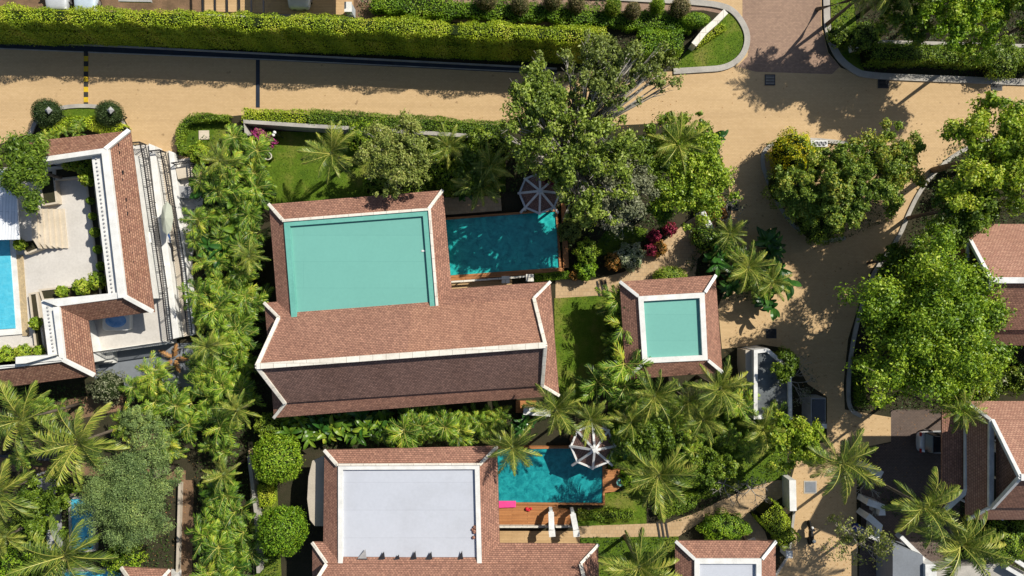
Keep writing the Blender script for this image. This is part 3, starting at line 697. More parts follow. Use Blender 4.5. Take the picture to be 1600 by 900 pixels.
# fallen leaves scattered on paving and soil
rg = np.random.default_rng(77); q = np.concatenate([np.stack([rg.uniform(a, b_, n_), rg.uniform(c, d, n_)], 1) for a, b_, c, d, n_ in [(860,1060,112,200,220),(1120,1340,240,690,900),(180,310,600,900,500),(1200,1340,690,900,500),(0,1600,75,200,160),(1350,1480,640,800,160)]])
pos = np.array([[*(P(x, y)[:2]), .03] for x, y in q]); o = quads('fallen_leaves', leafquads(rg, pos, unit(rg.normal(size=(len(q),3))*.3+np.array([0,0,1])), .10, .5), rg.uniform(0,1,len(q)), L['dry']); tag(o, kind='stuff')

# road furniture
root = thing('speed_bump', 'black and yellow striped speed bump across the road above the left garden island', 'speed bump', P(135,122))
for k in range(11):
    y = 80+k*8; mb = MB(); p, q_ = P(134.7, y, 0), P(134.8, y+8, 0)
    mb.prism([(p.x-.16, p.y), (p.x+.16, p.y), (q_.x+.16, q_.y), (q_.x-.16, q_.y)], .01, .06); mb.build('stripe', MT['yellow' if k % 2 else 'blackpaint'], root)
def grate(px, py, w, h, label, cat='drain grate', group=None):
    c = P(px, py); root = thing('drain_grate', label, cat, c, group); mb = MB(); mb.ring([(c.x-w/2,c.y-h/2),(c.x+w/2,c.y-h/2),(c.x+w/2,c.y+h/2),(c.x-w/2,c.y+h/2)], .07, .01, .05); mb.build('frame', MT['grate'], root)
    mb = MB(); mb.box((c.x, c.y, .016), (w-.14, h-.14, .008)); mb.build('pit', MT['rubber'], root)
    mb = MB()
    for k in range(6): mb.box((c.x, c.y-h/2+.07+(k+.5)*(h-.14)/6, .035), (w-.14, .045, .03))
    mb.build('bars', MT['kerb' if 'slotted' in label else 'grate'], root)
grate(1203,125,.8,.85,'slotted pale drain grate at the mouth of the entry drive')
grate(1380,130,.85,.8,'square dark drain grate in the road below the right hand hedge')
grate(1557,133,.85,.85,'dark drain grate beside the road near the right hand tree')
grate(1145,321,.85,.8,'black tilted drain grate by the low white garden wall')
grate(1205,521,.8,.75,'dark drain grate between the small pavilion and the white flat roof')
def manhole(px, py, w, label):
    c = P(px, py); root = thing('manhole_cover', label, 'manhole', c); MB().box((c.x, c.y, .02), (w+.2, w+.2, .03)).build('surround', MT['kerb'], root); MB().box((c.x, c.y, .04), (w, w, .03)).build('lid', MT['slate'], root)
manhole(1266,761,.8,'square grey manhole cover on the lane under the palm')
c = P(319,211,.05); o = MB().box((c.x, c.y, .05), (.8,.7,.1), .02).build('stepping_slab', MT['stonewarm']); tag(o, 'square pale slab in the middle of the small hedged lawn', 'slab')
def sleepers(px, py, label, n_=3, h=24, dx=13):
    root = thing('path_edging', label, 'path strip', P(px, py)); 
    for k in range(n_):
        a, b_ = P(px+k*dx*.5, py-h/2), P(px+k*dx*.5+4, py+h/2); mb = MB(); mb.bar((a.x,a.y,.04), (b_.x,b_.y,.04), .14, .05); mb.build('sleeper', MT['blackpaint'], root)
sleepers(933,451,'dark strips crossing the path beside the big villa'); sleepers(1027,828,'three dark strips crossing the lower garden path')

# ================================================================== buildings
def Z(p, z): return P(p[0], p[1], z)
def ring_px(mb, pts, w, z0, z1): mb.ring(PP(pts, z1), w, z0, z1)
def caps(root, segs, name, mat='cream', w=.24, h=.14, lift=.07):
    for a, b_ in segs: MB().bar(a, b_, w, h, lift).build(name, MT[mat], root, bevel=.02)
def skirt(root, panels, mat='tile', t=.14):
    for pn in panels: MB().slab(pn, t).build('roof', MT[mat], root)
def openings(root, poly, h, n_per, wallo):
    """windows with frames on every wall side"""
    p = ccw([tuple(x[:2]) for x in poly])
    for i in range(len(p)):
        a, b_ = Vector(p[i]), Vector(p[(i+1) % len(p)]); d = b_-a; ln = d.length
        if ln < 3: continue
        k = max(1, int(ln/3.4)); d.normalize(); nn = Vector((d.y, -d.x)); rz = math.atan2(d.y, d.x)
        for j in range(k):
            c = a+d*ln*(j+.5)/k+nn*.03
            door = (j == k//2)
            hh, zc = (2.05, 1.07) if door else (1.3, 1.5); w = 1.0 if door else 1.5
            mb = MB()
            for s_ in (-1, 1): mb.box((c.x+d.x*s_*w/2, c.y+d.y*s_*w/2, zc), (.08, .1, hh), rz)
            mb.box((c.x, c.y, zc+hh/2), (w+.08, .1, .08), rz); mb.box((c.x, c.y, zc-hh/2), (w+.08, .12, .06), rz)
            f = mb.build('door' if door else 'window', MT['wood' if door else 'white'], root)
            MB().box((c.x, c.y, zc), (w-.08, .05, hh-.08), rz).build('pane', MT['glass'], f)
def walls(root, eave_px, ze, ins, mat='white', win=True):
    w = ccw([tuple(v[:2]) for v in PP(eave_px, ze)]); p = inset(w, ins)
    o = MB().prism(p, 0, ze+.1).build('wall', MT[mat], root)
    if win: openings(root, [(v.x, v.y) for v in p], ze, 1, o)
def flatblock(root, outer, deck, zt, drop, rimw, rimmat, deckmat):
    o = ccw([tuple(v[:2]) for v in PP(outer, zt)])
    MB().ring(o, rimw, zt-1.0, zt).build('parapet', MT[rimmat], root, bevel=.015)
    MB().prism(inset(o, rimw-.02), zt-1.0, zt-drop).build('flat_roof', MT[deckmat], root)
    return o
def gable(root, pts, ze, zb, zr, mats=('tile','tile','tile_dark_shade'), ends=(1,1), vw=.26, capmat='cream', seam=None):
    """ridge roof over a flatter skirt: keys NWe NEe SEe SWe (eaves), NWb NEb SEb SWb (break), RW RE (ridge)"""
    g = {k: Z(v, ze if k.endswith('e') else zb if k.endswith('b') else zr) for k, v in pts.items()}
    skirt(root, [(g['NWe'],g['NEe'],g['NEb'],g['NWb']), (g['SWe'],g['SEe'],g['SEb'],g['SWb']), (g['NWe'],g['NWb'],g['SWb'],g['SWe']), (g['NEe'],g['NEb'],g['SEb'],g['SEe'])], mats[1])
    u = Vector((0,0,.13))
    if seam:
        a, b_ = (g['NWb']+u).lerp(g['NEb']+u, seam), g['RW'].lerp(g['RE'], seam)
        MB().slab((g['NWb']+u,a,b_,g['RW']), .14).build('roof', MT[mats[0]], root); MB().slab((a,g['NEb']+u,g['RE'],b_), .14).build('roof', MT['tile_pale'], root)
    else: MB().slab((g['NWb']+u,g['NEb']+u,g['RE'],g['RW']), .14).build('roof', MT[mats[0]], root)
    MB().slab((g['SWb']+u*1.6,g['SEb']+u*1.6,g['RE'],g['RW']), .14).build('roof', MT[mats[2]], root)  # darker tile: the shade of the south slope is put into its colour
    for s_, (a, b_, r) in (('W', ('NWb','SWb','RW')), ('E', ('NEb','SEb','RE'))):
        ins_ = Vector((.5 if s_ == 'W' else -.5, 0, -.1)); ctr = (g[a]+g[b_])/2
        top = Vector((ctr.x, g[r].y, g[r].z-.25)); mb = MB(); A, B_, T = g[a]+ins_, g[b_]+ins_, top+ins_; th = Vector((.1,0,0)); mb.add([A,B_,T,A+th,B_+th,T+th], [(0,1,2),(3,5,4),(0,3,4,1),(1,4,5,2),(2,5,3,0)]); mb.build('gable', MT['tile_dark_shade'], root)
    caps(root, [(g['NWe'],g['NWb']),(g['SWe'],g['SWb']),(g['NEe'],g['NEb']),(g['SEe'],g['SEb'])], 'hip_cap', capmat, .22, .12)
    caps(root, [(g['NWb']+u,g['RW']),(g['SWb']+u,g['RW']),(g['NEb']+u,g['RE']),(g['SEb']+u,g['RE'])], 'bargeboard', capmat, vw, .22, .1)
    caps(root, [(g['RW'],g['RE'])], 'ridge_cap', capmat, .4, .2, .1)
    return g
# ---- big villa with the teal flat roof
ze, zb, zr = 3.8, 4.5, 7.0
V1 = thing('villa', 'large villa with brown tiled gable and teal flat roof left of the upper pool', 'villa', P(620,480))
A = dict(NWe=(413,473), NEe=(860,440), SEe=(874,618), SWe=(428,653), NWb=(437,497), NEb=(834,466), SEb=(847,602), SWb=(447,629), RW=(402,572), RE=(852,539))
walls(V1, [A['NWe'],A['NEe'],A['SEe'],A['SWe']], ze, 1.5)
gable(V1, A, ze, zb, zr, seam=.52)
TL, TR, BR, BL = Z((420,319),ze), Z((692,297),ze), Z((706,455),ze), Z((433,480),ze)
tl, tr, br, bl = Z((443,345),zb-.12), Z((669,328),zb-.12), Z((681,480),zb-.12), Z((455,497),zb-.12)
skirt(V1, [(TL,TR,tr,tl), (TR,BR,br,tr), (TL,tl,bl,BL)])
w = [TL, TR, BR, BL]; c = sum(w, Vector())/4
MB().prism([c+(v-c)*.72 for v in w], 0, ze+.1).build('wall', MT['white'], V1)
o = flatblock(V1, [(443,345),(669,328),(682,493),(456,510)], None, zb, .2, .42, 'tealrim', 'teal')
caps(V1, [(TL,tl),(TR,tr)], 'hip_cap', 'cream', .24, .14)
caps(V1, [(Z((441,345),zb),Z((670,327),zb)),(Z((671,327),zb),Z((683,478),zb))], 'coping', 'cream', .2, .16, .02)
c = P(458,452,zb-.25); r_ = thing('roof_hatch', 'small grey grille on the left edge of the big teal flat roof', 'vent', c); MB().box(c, (.28,.9,.14), -.05).build('frame', MT['wallgrey'], r_); MB().box(c+Vector((0,0,.08)), (.16,.7,.03), -.05).build('grille', MT['grate'], r_)
c = P(662,392,zb-.2); o = MB().box(c, (.3,.12,.1)).build('pipe_outlet', MT['white']); tag(o, 'tiny white pipe end on the right edge of the big teal flat roof', 'pipe')
# ---- villa with the pale grey flat roof
V2 = thing('villa', 'villa with tiled skirt and pale grey flat roof beside the lower pool', 'villa', P(650,820))
A = dict(NWe=(488,847), NEe=(935,850), SEe=(938,1035), SWe=(488,1035), NWb=(511,880), NEb=(907,880), SEb=(910,1008), SWb=(511,1008), RW=(470,945), RE=(922,945))
walls(V2, [A['NWe'],A['NEe'],A['SEe'],A['SWe']], ze, 2.0)
gable(V2, A, ze, zb, zr, ('tile','tile','tile_dark_shade'))
TL, TR, BR, BL = Z((507,703),ze), Z((777,697),ze), Z((781,852),ze), Z((505,850),ze)
tl, tr, br, bl = Z((528,727),zb-.12), Z((749,726),zb-.12), Z((753,882),zb-.12), Z((528,882),zb-.12)
skirt(V2, [(TL,TR,tr,tl), (TR,BR,br,tr), (TL,tl,bl,BL)])
w = [TL, TR, BR, BL]; c = sum(w, Vector())/4
MB().prism([c+(v-c)*.72 for v in w], 0, ze+.1).build('wall', MT['white'], V2)
flatblock(V2, [(528,727),(749,726),(753,893),(528,893)], None, zb, .22, .34, 'white', 'greydeck')
caps(V2, [(TL,tl),(TR,tr)], 'hip_cap', 'cream', .24, .14)
caps(V2, [(Z((526,726),zb),Z((751,725),zb))], 'coping', 'cream', .16, .12, .02)
# curved terrace hood to the west of it
mb = MB(); pts = [P(506,712,2.6), P(488,720,2.6), P(482,745,2.6), P(480,780,2.6), P(484,812,2.6), P(492,822,2.6), P(508,822,2.6)]; mb.prism(pts, 2.45, 2.6); mb.build('awning', MT['wallbeige'], V2)
# dark tilted triangle sheets and litter at the foot of the grey roof
rd = random.Random(9)
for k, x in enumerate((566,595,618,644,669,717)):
    c = P(x, 874, zb-.2); hh = (.75,.6,.4,.65,.6,.65)[k]; ww = (.85,.45,.3,.35,.45,.2)[k]; r_ = thing('dark_triangle', '%s dark triangular thin sheet tilted along the lower edge of the grey flat roof' % ORD[k], 'thin sheet', c)
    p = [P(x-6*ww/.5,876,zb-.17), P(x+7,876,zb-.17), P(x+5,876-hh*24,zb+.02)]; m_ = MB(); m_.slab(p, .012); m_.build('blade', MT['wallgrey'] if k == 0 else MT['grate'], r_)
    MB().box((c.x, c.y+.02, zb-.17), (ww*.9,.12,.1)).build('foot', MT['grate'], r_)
o = MB().bar(P(556,876,zb-.17), P(690,877,zb-.17), .06, .06).build('roof_pipe', MT['grate']); tag(o, 'thin dark pipe along the lower parapet of the grey flat roof', 'pipe')
o = MB(); [o.ball(P(740+rd.uniform(-3,3), 832+rd.uniform(-9,9), zb-.16), rd.uniform(.08,.16), 6) for _ in range(8)]; o = o.build('leaf_litter', MT['tile']); tag(o, 'small heap of brown leaves against the right parapet of the grey flat roof', 'leaf litter')
# ---- pavilions
def pavilion(label, e, p, rimw, zp, deckmat, base, tilemat='tile'):
    R_ = thing('pavilion', label, 'pavilion', P(*base))
    walls(R_, e, ze, 1.5)
    E = [Z(v, ze) for v in e]; Q = [Z(v, zp-.1) for v in p]
    skirt(R_, [(E[i], E[(i+1) % 4], Q[(i+1) % 4], Q[i]) for i in range(4)], tilemat)
    flatblock(R_, p, None, zp, .25, rimw, 'white', deckmat)
    caps(R_, list(zip(E, Q)), 'hip_cap', 'white', .24, .14)
pavilion('small pavilion with teal flat roof and white parapet by the lane', [(968,440),(1118,430),(1129,582),(978,593)], [(997,463),(1101,457),(1106,563),(1004,568)], .38, 4.6, 'teal', (1050,515))
pavilion('small pavilion with glazed grey flat roof at the bottom edge', [(1055,845),(1212,845),(1212,1000),(1055,1000)], [(1085,873),(1190,873),(1190,975),(1085,975)], .38, 4.6, 'greydeck', (1135,920))
# ---- right hand villas seen from their west ends
V3 = thing('villa', 'brown tiled villa behind the car park at the right edge', 'villa', P(1560,730))
A = dict(NWe=(1508,627), NEe=(1960,627), SEe=(1960,812), SWe=(1510,812), NWb=(1546,655), NEb=(1930,655), SEb=(1930,794), SWb=(1546,792), RW=(1592,745), RE=(1960,745))
walls(V3, [A['NWe'],A['NEe'],A['SEe'],A['SWe']], 6.2, 4.0)
gable(V3, A, 6.2, 7.5, 10.6, ('tile_pink','tile_pink','tile'), capmat='white2')
E = [Z((1472,640),3.0), Z((1508,640),3.0), Z((1512,768),3.0), Z((1472,800),3.0)]
mb = MB(); mb.slab([P(1472,640,5.6), P(1512,640,5.9), P(1512,765,5.9), P(1472,798,5.6)], .14); mb.build('porch_roof', MT['tile'], V3)
caps(V3, [(P(1509,650,6.05),P(1509,765,6.05)),(P(1509,765,6.05),P(1474,797,5.6)),(P(1547,655,7.65),P(1546,790,7.65))], 'coping', 'white2', .34, .2, .1)
for x, y in ((1488,640),(1488,720),(1490,775)): p = P(x, y, 0); p.z = 5.5; MB().tube([(p.x,p.y,0), p], .1, 8).build('post', MT['white'], V3)
V4 = thing('villa', 'pink tiled villa with white ridge above the big round tree at the right edge', 'villa', P(1570,420))
A = dict(NWe=(1480,350), NEe=(1960,350), SEe=(1960,540), SWe=(1478,540), NWb=(1512,376), NEb=(1930,376), SEb=(1930,515), SWb=(1508,515), RW=(1547,438), RE=(1960,438))
walls(V4, [A['NWe'],A['NEe'],A['SEe'],A['SWe']], 5.0, 1.2)
gable(V4, A, 5.0, 6.3, 8.8, ('tile_pink','tile_pink','tile'), capmat='white2')
caps(V4, [(P(1511,376,6.45),P(1509,512,6.45))], 'coping', 'white2', .2, .16, .05)
# bottom right terrace house
V5 = thing('house', 'white walled house with grey terrace in the bottom right corner', 'house', P(1540,880))
MB().prism(PP([(1497,885),(1570,880),(1612,900),(1612,960),(1450,960),(1448,888)], 1.2), 0, 1.2).build('terrace', MT['kerb'], V5)
for a, b_ in [((1568,884),(1610,908)),((1582,872),(1612,892)),((1446,884),(1446,930)),((1456,884),(1456,930)),((1404,836),(1440,872))]:
    MB().bar(P(*a,1.5), P(*b_,1.5), .3, .7).build('parapet', MT['white2'], V5)
MB().prism(PP([(1395,850),(1442,868),(1444,940),(1395,940)], 2.4), 0, 2.4).build('flat_roof', MT['slate'], V5)
MB().prism(PP([(1446,882),(1462,882),(1462,930),(1446,930)], 2.7), 0, 2.7).build('wall', MT['white2'], V5)
# small roof bottom left
V6 = thing('cottage', 'small tiled roof peeping out at the bottom edge above the left path', 'cottage', P(230,950))
E = [Z(v, ze) for v in ((190,886),(266,890),(268,1010),(188,1010))]; Q = [Z(v, zb) for v in ((205,908),(250,908),(250,990),(203,990))]
skirt(V6, [(E[i], E[(i+1) % 4], Q[(i+1) % 4], Q[i]) for i in range(4)]); caps(V6, list(zip(E, Q)), 'hip_cap'); MB().slab(Q, .1).build('flat_roof', MT['greydeck'], V6)
c = sum(E, Vector())/4; MB().prism([c+(v-c)*.45 for v in E], 0, ze).build('wall', MT['white'], V6)
# ---- white flat roofed gatehouse in the shade of the trees
V7 = thing('gatehouse', 'low white rendered gatehouse with leaf stained flat roof beside the lane', 'gatehouse', P(1200,600))
z_ = 2.6; pl = [(1178,547),(1200,544),(1237,575),(1238,655),(1178,655)]
MB().prism(PP(pl, z_), 0, z_-.3).build('wall', MT['white2'], V7)
MB().ring(PP(pl, z_), .28, z_-.3, z_).build('parapet', MT['white2'], V7)
mt = m_plain('stained dark flat roof', (.16,.18,.19), (.04,.045,.05), 1.0, .7, 5, .3, .2)
MB().prism(inset(ccw([tuple(v[:2]) for v in PP(pl, z_)]), .26), z_-.32, z_-.22).build('flat_roof', mt, V7)
MB().prism(PP([(1165,547),(1177,547),(1177,605),(1168,600),(1165,575)], 2.0), 0, 2.0).build('porch', MT['wallbeige'], V7)
V8 = thing('pump_shelter', 'small glass roofed white shelter at the lane edge below the gatehouse', 'shelter', P(1278,640))
z_ = 1.8; MB().prism(PP([(1268,622),(1291,622),(1291,661),(1268,661)], z_), 0, z_-.1).build('wall', MT['wallgrey'], V8)
MB().prism(PP([(1270,624),(1289,624),(1289,659),(1270,659)], z_), z_-.1, z_).build('roof_glass', MT['glass'], V8)
MB().prism(PP([(1268,662),(1291,662),(1291,669),(1268,669)], z_), 0, z_+.1).build('parapet', MT['white2'], V8)

# ================================================================== terraced building on the left
T = thing('terraced_building', 'white parapeted building with speckled tile roof, courtyard and stepped terraces at left', 'building', P(140,400))
ze, zt = 3.5, 4.7
def Tz(x, y, z): return P(x, y, z)
# body below the roofs and the raised courtyard
MB().prism(PP([(-200,262),(60,262),(137,256),(168,470),(70,478),(86,566),(0,580),(-200,600)], 1.2), 0, 1.2).build('courtyard', MT['stone'], T)
MB().prism(PP([(160,240),(196,215),(236,484),(150,560),(100,590),(-200,600),(-200,585),(80,570),(66,480),(176,460)], 1.0), 0, 3.45).build('wall', MT['white'], T) if False else None
def wallrun(pts, w, z0, z1, z=None): MB().path([P(x, y, z or z1) for x, y in pts], w, z0, z1).build('wall', MT['white'], T)
wallrun([(172,240),(206,470)], 2.2, 0, 3.4); wallrun([(60,238),(170,226)], 1.2, 0, 3.4); wallrun([(95,492),(208,472)], .9, 0, 3.4); wallrun([(96,484),(118,572)], 1.4, 0, 3.4); wallrun([(-200,592),(112,574)], 1.0, 0, 3.4)
# tiled slopes
def sl_(pts): MB().slab(pts, .14).build('roof', MT['tile_speck'], T)
sl_([P(35,222,ze), P(203,204,ze), P(166,234,zt), P(60,246,zt)])
sl_([P(203,204,ze), P(241,488,ze), P(197,463,zt), P(166,234,zt)])
sl_([P(90,479,zt), P(196,464,zt), P(233,488,ze), P(137,501,ze)])
sl_([P(90,479,zt), P(137,501,ze), P(149,587,ze), P(99,561,zt)])
sl_([P(-200,592,zt), P(99,561,zt), P(148,587,ze), P(-200,632,ze)])
caps(T, [(P(203,204,ze),P(166,234,zt)),(P(240,487,ze),P(196,463,zt)),(P(149,586,ze),P(99,561,zt))], 'hip_cap', 'white', .3, .2, .1)
def band(a, b_, c, d, z, name='parapet', th=1.0): MB().prism(PP([a, b_, c, d], z), z-th, z).build(name, MT['white'], T, bevel=.02)
band((158,238),(168,231),(197,465),(184,466), zt+.15); band((143,246),(157,238),(184,466),(170,468), zt-.35, 'ledge', .6)
band((60,246),(165,231),(163,239),(60,254), zt+.13); band((64,469),(184,457),(190,466),(90,479), zt+.02); band((64,470),(82,474),(92,558),(75,557), zt-.35, 'ledge', .6)
band((82,480),(91,479),(100,561),(92,559), zt+.15); band((-200,588),(24,571),(88,556),(99,563), zt+.13); band((-200,592),(99,563),(100,565),(-200,600), zt+.03)
band((24,558),(88,555),(40,568),(24,569), zt+.5)
# knobs along the ledges
mb = MB()
for k in range(34): t = k/34; p = P(150+26*t, 248+214*t, zt-.3); mb.ball(p, .07, 6)
for k in range(13): t = k/13; p = P(74+10*t, 480+74*t, zt-.3); mb.ball(p, .07, 6)
mb.build('ledge_stud', MT['wallgrey'], T)
# ridge studs scattered on the tiles
rd = random.Random(4)
for k in range(16): t = (k+rd.uniform(-.8,.8))/16; MB().box(P(187+27*t+rd.uniform(-1,1), 232+226*t, 4.12), (.05,rd.uniform(.12,.3),.1)).build('tile_vent', MT['blackmetal'], T)
# stepped terraces on the east side
def terr(pts, z, mat='stone', name='terrace_floor'): MB().prism(PP(pts, z), 0, z).build(name, MT[mat], T)
terr([(195,228),(234,226),(268,532),(147,549),(138,500),(232,480)], .95)
band((232,224),(241,228),(280,527),(266,531), 1.25, 'terrace_parapet', 1.25)
terr([(242,238),(264,236),(298,524),(281,527)], .45, 'stonewarm')
band((263,235),(271,238),(305,522),(297,525), .75, 'terrace_parapet', .75)
terr([(272,250),(300,246),(318,300),(314,350),(300,400),(304,520),(290,420)], .12, 'stone')
band((145,549),(265,532),(266,537),(146,554), 1.15, 'terrace_parapet', 1.15)
terr([(147,550),(176,548),(178,567),(150,570)], .6, 'white', 'landing')
terr([(274,262),(298,258),(302,275),(278,280)], .8, 'stonewarm', 'landing')
def railing(pts, z, label, h=1.0, step=.55, name='railing'):
    W_ = [P(x, y, z) for x, y in pts]; R_ = thing(name, label, 'railing', W_[0]); u = Vector((0,0,h))
    for i in range(len(W_)-1):
        a, b_ = W_[i], W_[i+1]; MB().bar(a+u, b_+u, .08, .06).build('handrail', MT['blackmetal'], R_); MB().bar(a+u*.2, b_+u*.2, .05, .05).build('bottom_rail', MT['blackmetal'], R_)
        n_ = max(1, int((b_-a).length/1.6))
        for k in range(n_+(i == len(W_)-2)): p = a.lerp(b_, k/n_); MB().bar(p, p+u, .045, .045).build('post', MT['blackmetal'], R_)
        m_ = MB(); nb = int((b_-a).length/.16)
        for k in range(nb): p = a.lerp(b_, (k+.5)/nb); m_.bar(p+u*.2, p+u, .03, .03)
        m_.build('bars', MT['blackmetal'], R_)
railing([(212,228),(229,226),(234,250),(263,450),(272,531)], 1.2, 'long black railing along the upper stepped terrace')
railing([(243,240),(260,238),(265,260),(292,420),(302,521)], .7, 'long black railing along the lower stepped terrace')
railing([(152,550),(268,533)], 1.15, 'dark railing along the south edge of the hot tub terrace', .9)
railing([(150,552),(150,568),(176,565)], .6, 'short railing round the small white landing below the hot tub', .9)
railing([(276,258),(304,254),(308,300)], .5, 'black railing round the small landing near the curved hedge', .9)
MB().box(P(286,300,.5), (1.2,.9,.1), -.1).build('step', MT['wallgrey'], T)
# courtyard stairs
mb = MB()
for k in range(6): mb.prism(PP([(48+k*8.5,327),(56.5+k*8.5,326),(60+k*9,388-k*0),(50+k*8.5,372+k*3)], 1.2+.9-k*.15), 1.2, 1.2+.9-k*.15)
mb.build('stairs', MT['stonewarm'], T)
MB().prism(PP([(28,330),(48,327),(50,375),(30,378)], 2.1), 1.2, 2.1).build('landing', MT['stone'], T)
# courtyard pool
MB().prism(PP([(-200,372),(23,372),(34,522),(-200,540)], 1.35), 1.2, 1.35).build('pool_surround', MT['white'], T)
o = MB().prism(PP([(-200,380),(14,374),(24,513),(-200,528)], 1.4), 1.3, 1.4).build('swimming_pool', MT['waterblue']); tag(o, 'pale blue pool at the left edge in the white courtyard', 'pool')
MB().prism(PP([(24,398),(35,398),(44,525),(35,525)], 1.3), 1.2, 1.3).build('rubble_strip', MT['rubble'], T)
# corrugated canopy over the courtyard
cz = 3.3; CN = thing('canopy', 'white corrugated metal canopy at the left edge of the courtyard', 'canopy', P(10,320))
MB().slab([P(-120,262,cz), P(24,266,cz-.1), P(30,374,cz-.1), P(-120,378,cz)], .1).build('sheet_roof', MT['corr'], CN)
for x, y in ((22,272),(27,366)): MB().tube([P(x,y,1.2)+Vector((-.3,0,0)), P(x,y,1.2)+Vector((-.3,0,2.0))], .06, 8).build('post', MT['white'], CN)
# planters
def planter(pts, z0, z1, label, mat='stonewarm'):
    c = P(*pts[0], z1); R_ = thing('planter', label, 'planter', (c.x, c.y, z0)); w = ccw([tuple(v[:2]) for v in PP(pts, z1)])
    MB().ring(w, .14, z0, z1).build('planter_box', MT[mat], R_); MB().prism(inset(w, .12), z0, z1-.08).build('soil', MT['soil'], R_)
planter([(132,276),(148,276),(170,462),(156,464)], 1.2, 1.75, 'long narrow planter along the east side of the courtyard')
planter([(84,262),(140,258),(143,276),(84,282)], 1.2, 1.75, 'planter in the north east corner of the courtyard')
planter([(28,376),(56,368),(66,388),(40,398)], 1.2, 1.8, 'small square planter at the foot of the courtyard stairs')
planter([(60,452),(166,440),(170,462),(66,470)], 1.2, 1.75, 'planter along the south edge of the courtyard')
planter([(44,458),(58,456),(72,556),(56,558)], 1.2, 1.75, 'narrow planter west of the white ledge')
planter([(-60,548),(56,540),(58,560),(-60,568)], 1.2, 1.75, 'planter at the lower left corner of the courtyard')
planter([(58,268),(84,264),(90,318),(66,322)], 1.2, 1.75, 'planter under the drooping dark tree')
for k, (x, y, r, zz) in enumerate([(141,314,6,2.4),(145,338,6,2.4),(149,363,8,2.6),(153,390,7,2.5),(158,416,7,2.6)]):
    shrub('potted_shrub', '%s small clipped bush from the road in the planter along the courtyard parapet' % ORD[k], 'shrub', x, y, r, zz, L['hedge_mid'], 500, .1, 30+k, h0=1.7)
for k, (x, y, r, lab) in enumerate([(112,254,13,'leafy frangipani bush at the top left of the courtyard planter'),(134,262,14,'round leaved bush in the top right corner of the courtyard'),(137,280,10,'lower round leaved bush under the courtyard corner'),
        (127,448,13,'dark leafy bush left in the south courtyard planter'),(152,438,14,'bright broad leaved bush in the south courtyard corner'),(97,456,9,'small yellow green bush in the south planter'),(32,382,9,'cube shaped bush in the planter by the stairs'),
        (56,505,9,'thin feathery bush beside the white ledge'),(10,554,14,'yellow green hedge bush at the lower left of the courtyard'),(36,550,12,'yellow green bush right of the corner planter'),(62,548,8,'small bush at the end of the west planter')]):
    shrub('planter_bush', lab, 'shrub', x, y, r, 3.0 if k < 3 else 2.5, L['bright'], 900, .16, 50+k, h0=1.7, round_=False)
# hot tub
HT = thing('hot_tub', 'white hot tub with blue water under the roof edge on the terrace', 'hot tub', P(180,500))
c = P(181,501,1.5); MB().prism([c+Vector((x*1.05, y*.75, 0)) for x, y in [(-1,-.8),(-.8,-1),(.8,-1),(1,-.8),(1,.8),(.8,1),(-.8,1),(-1,.8)]], .95, 1.5).build('shell', MT['white'], HT, bevel=.06)
MB().lathe((c.x, c.y, 1.49), [(.72,0),(.72,.03)], 24, 1.1, .72).build('water', MT['tubwater'], HT)
# terrace chairs
def chair(px, py, z, label, mat='white', group='white chairs along the upper terrace', rz=0.):
    c = P(px, py, z); R_ = thing('terrace_chair', label, 'chair', c, group)
    MB().box((c.x, c.y, z+.44), (.5,.48,.05)).build('seat', MT[mat], R_, bevel=.015); MB().box((c.x-.25, c.y, z+.7), (.05,.48,.5)).build('backrest', MT[mat], R_, bevel=.015)
    for a in (-1, 1):
        MB().box((c.x, c.y+a*.25, z+.62), (.5,.05,.04)).build('armrest', MT[mat], R_)
        for b_ in (-1, 1): MB().bar((c.x+b_*.21, c.y+a*.21, z), (c.x+b_*.21, c.y+a*.21, z+.44), .04, .04).build('leg', MT[mat], R_)
    MB().box((c.x+.02, c.y, z+.49), (.36,.36,.05)).build('cushion', MT['blackmetal'] if z > 0 else MT[mat], R_)
for k, (x, y) in enumerate([(227,344),(228,352),(229,360),(234,391),(236,406),(238,421),(240,436),(241,447)]): chair(x-1, y, .95, '%s white terrace chair from the road under the tiled eave' % ORD[k])
def table(px, py, z, label):
    c = P(px, py, z); R_ = thing('terrace_table', label, 'table', c); MB().box((c.x, c.y, z+.72), (.8,.8,.05)).build('table_top', MT['white'], R_, bevel=.01); MB().tube([(c.x,c.y,z),(c.x,c.y,z+.72)], .05, 8).build('leg', MT['white'], R_)
table(239,372,.95,'square white table on the upper terrace')
for k, (x, y, m_, lab) in enumerate([(264,384,'bluefabric','blue cushioned lounger in the middle of the lower terrace'),(268,399,'blackmetal','black lounger below the blue one on the lower terrace')]):
    c = P(x, y, .45); R_ = thing('lounger', lab, 'lounger', c)
    MB().box((c.x, c.y, .75), (.6,1.0,.08), .1).build('mattress', MT[m_], R_, bevel=.03); MB().slab([(c.x-.3,c.y+.5,.78),(c.x+.3,c.y+.5,.78),(c.x+.3,c.y+.95,1.15),(c.x-.3,c.y+.95,1.15)], .07).build('backrest', MT[m_], R_)
    for a in (-1,1):
        for b_ in (-1,1): MB().bar((c.x+a*.25,c.y+b_*.4,.45),(c.x+a*.25,c.y+b_*.4,.72),.05,.05).build('leg', MT['blackmetal'], R_)
mb = MB(); mb.tube([P(261,343,.45), P(261,343,.45)+Vector((0,0,2.2))], .04, 8); PR = thing('parasol', 'pale grey green parasol over the lower terrace', 'parasol', P(261,343,.45)); mb.build('pole', MT['wallgrey'], PR)
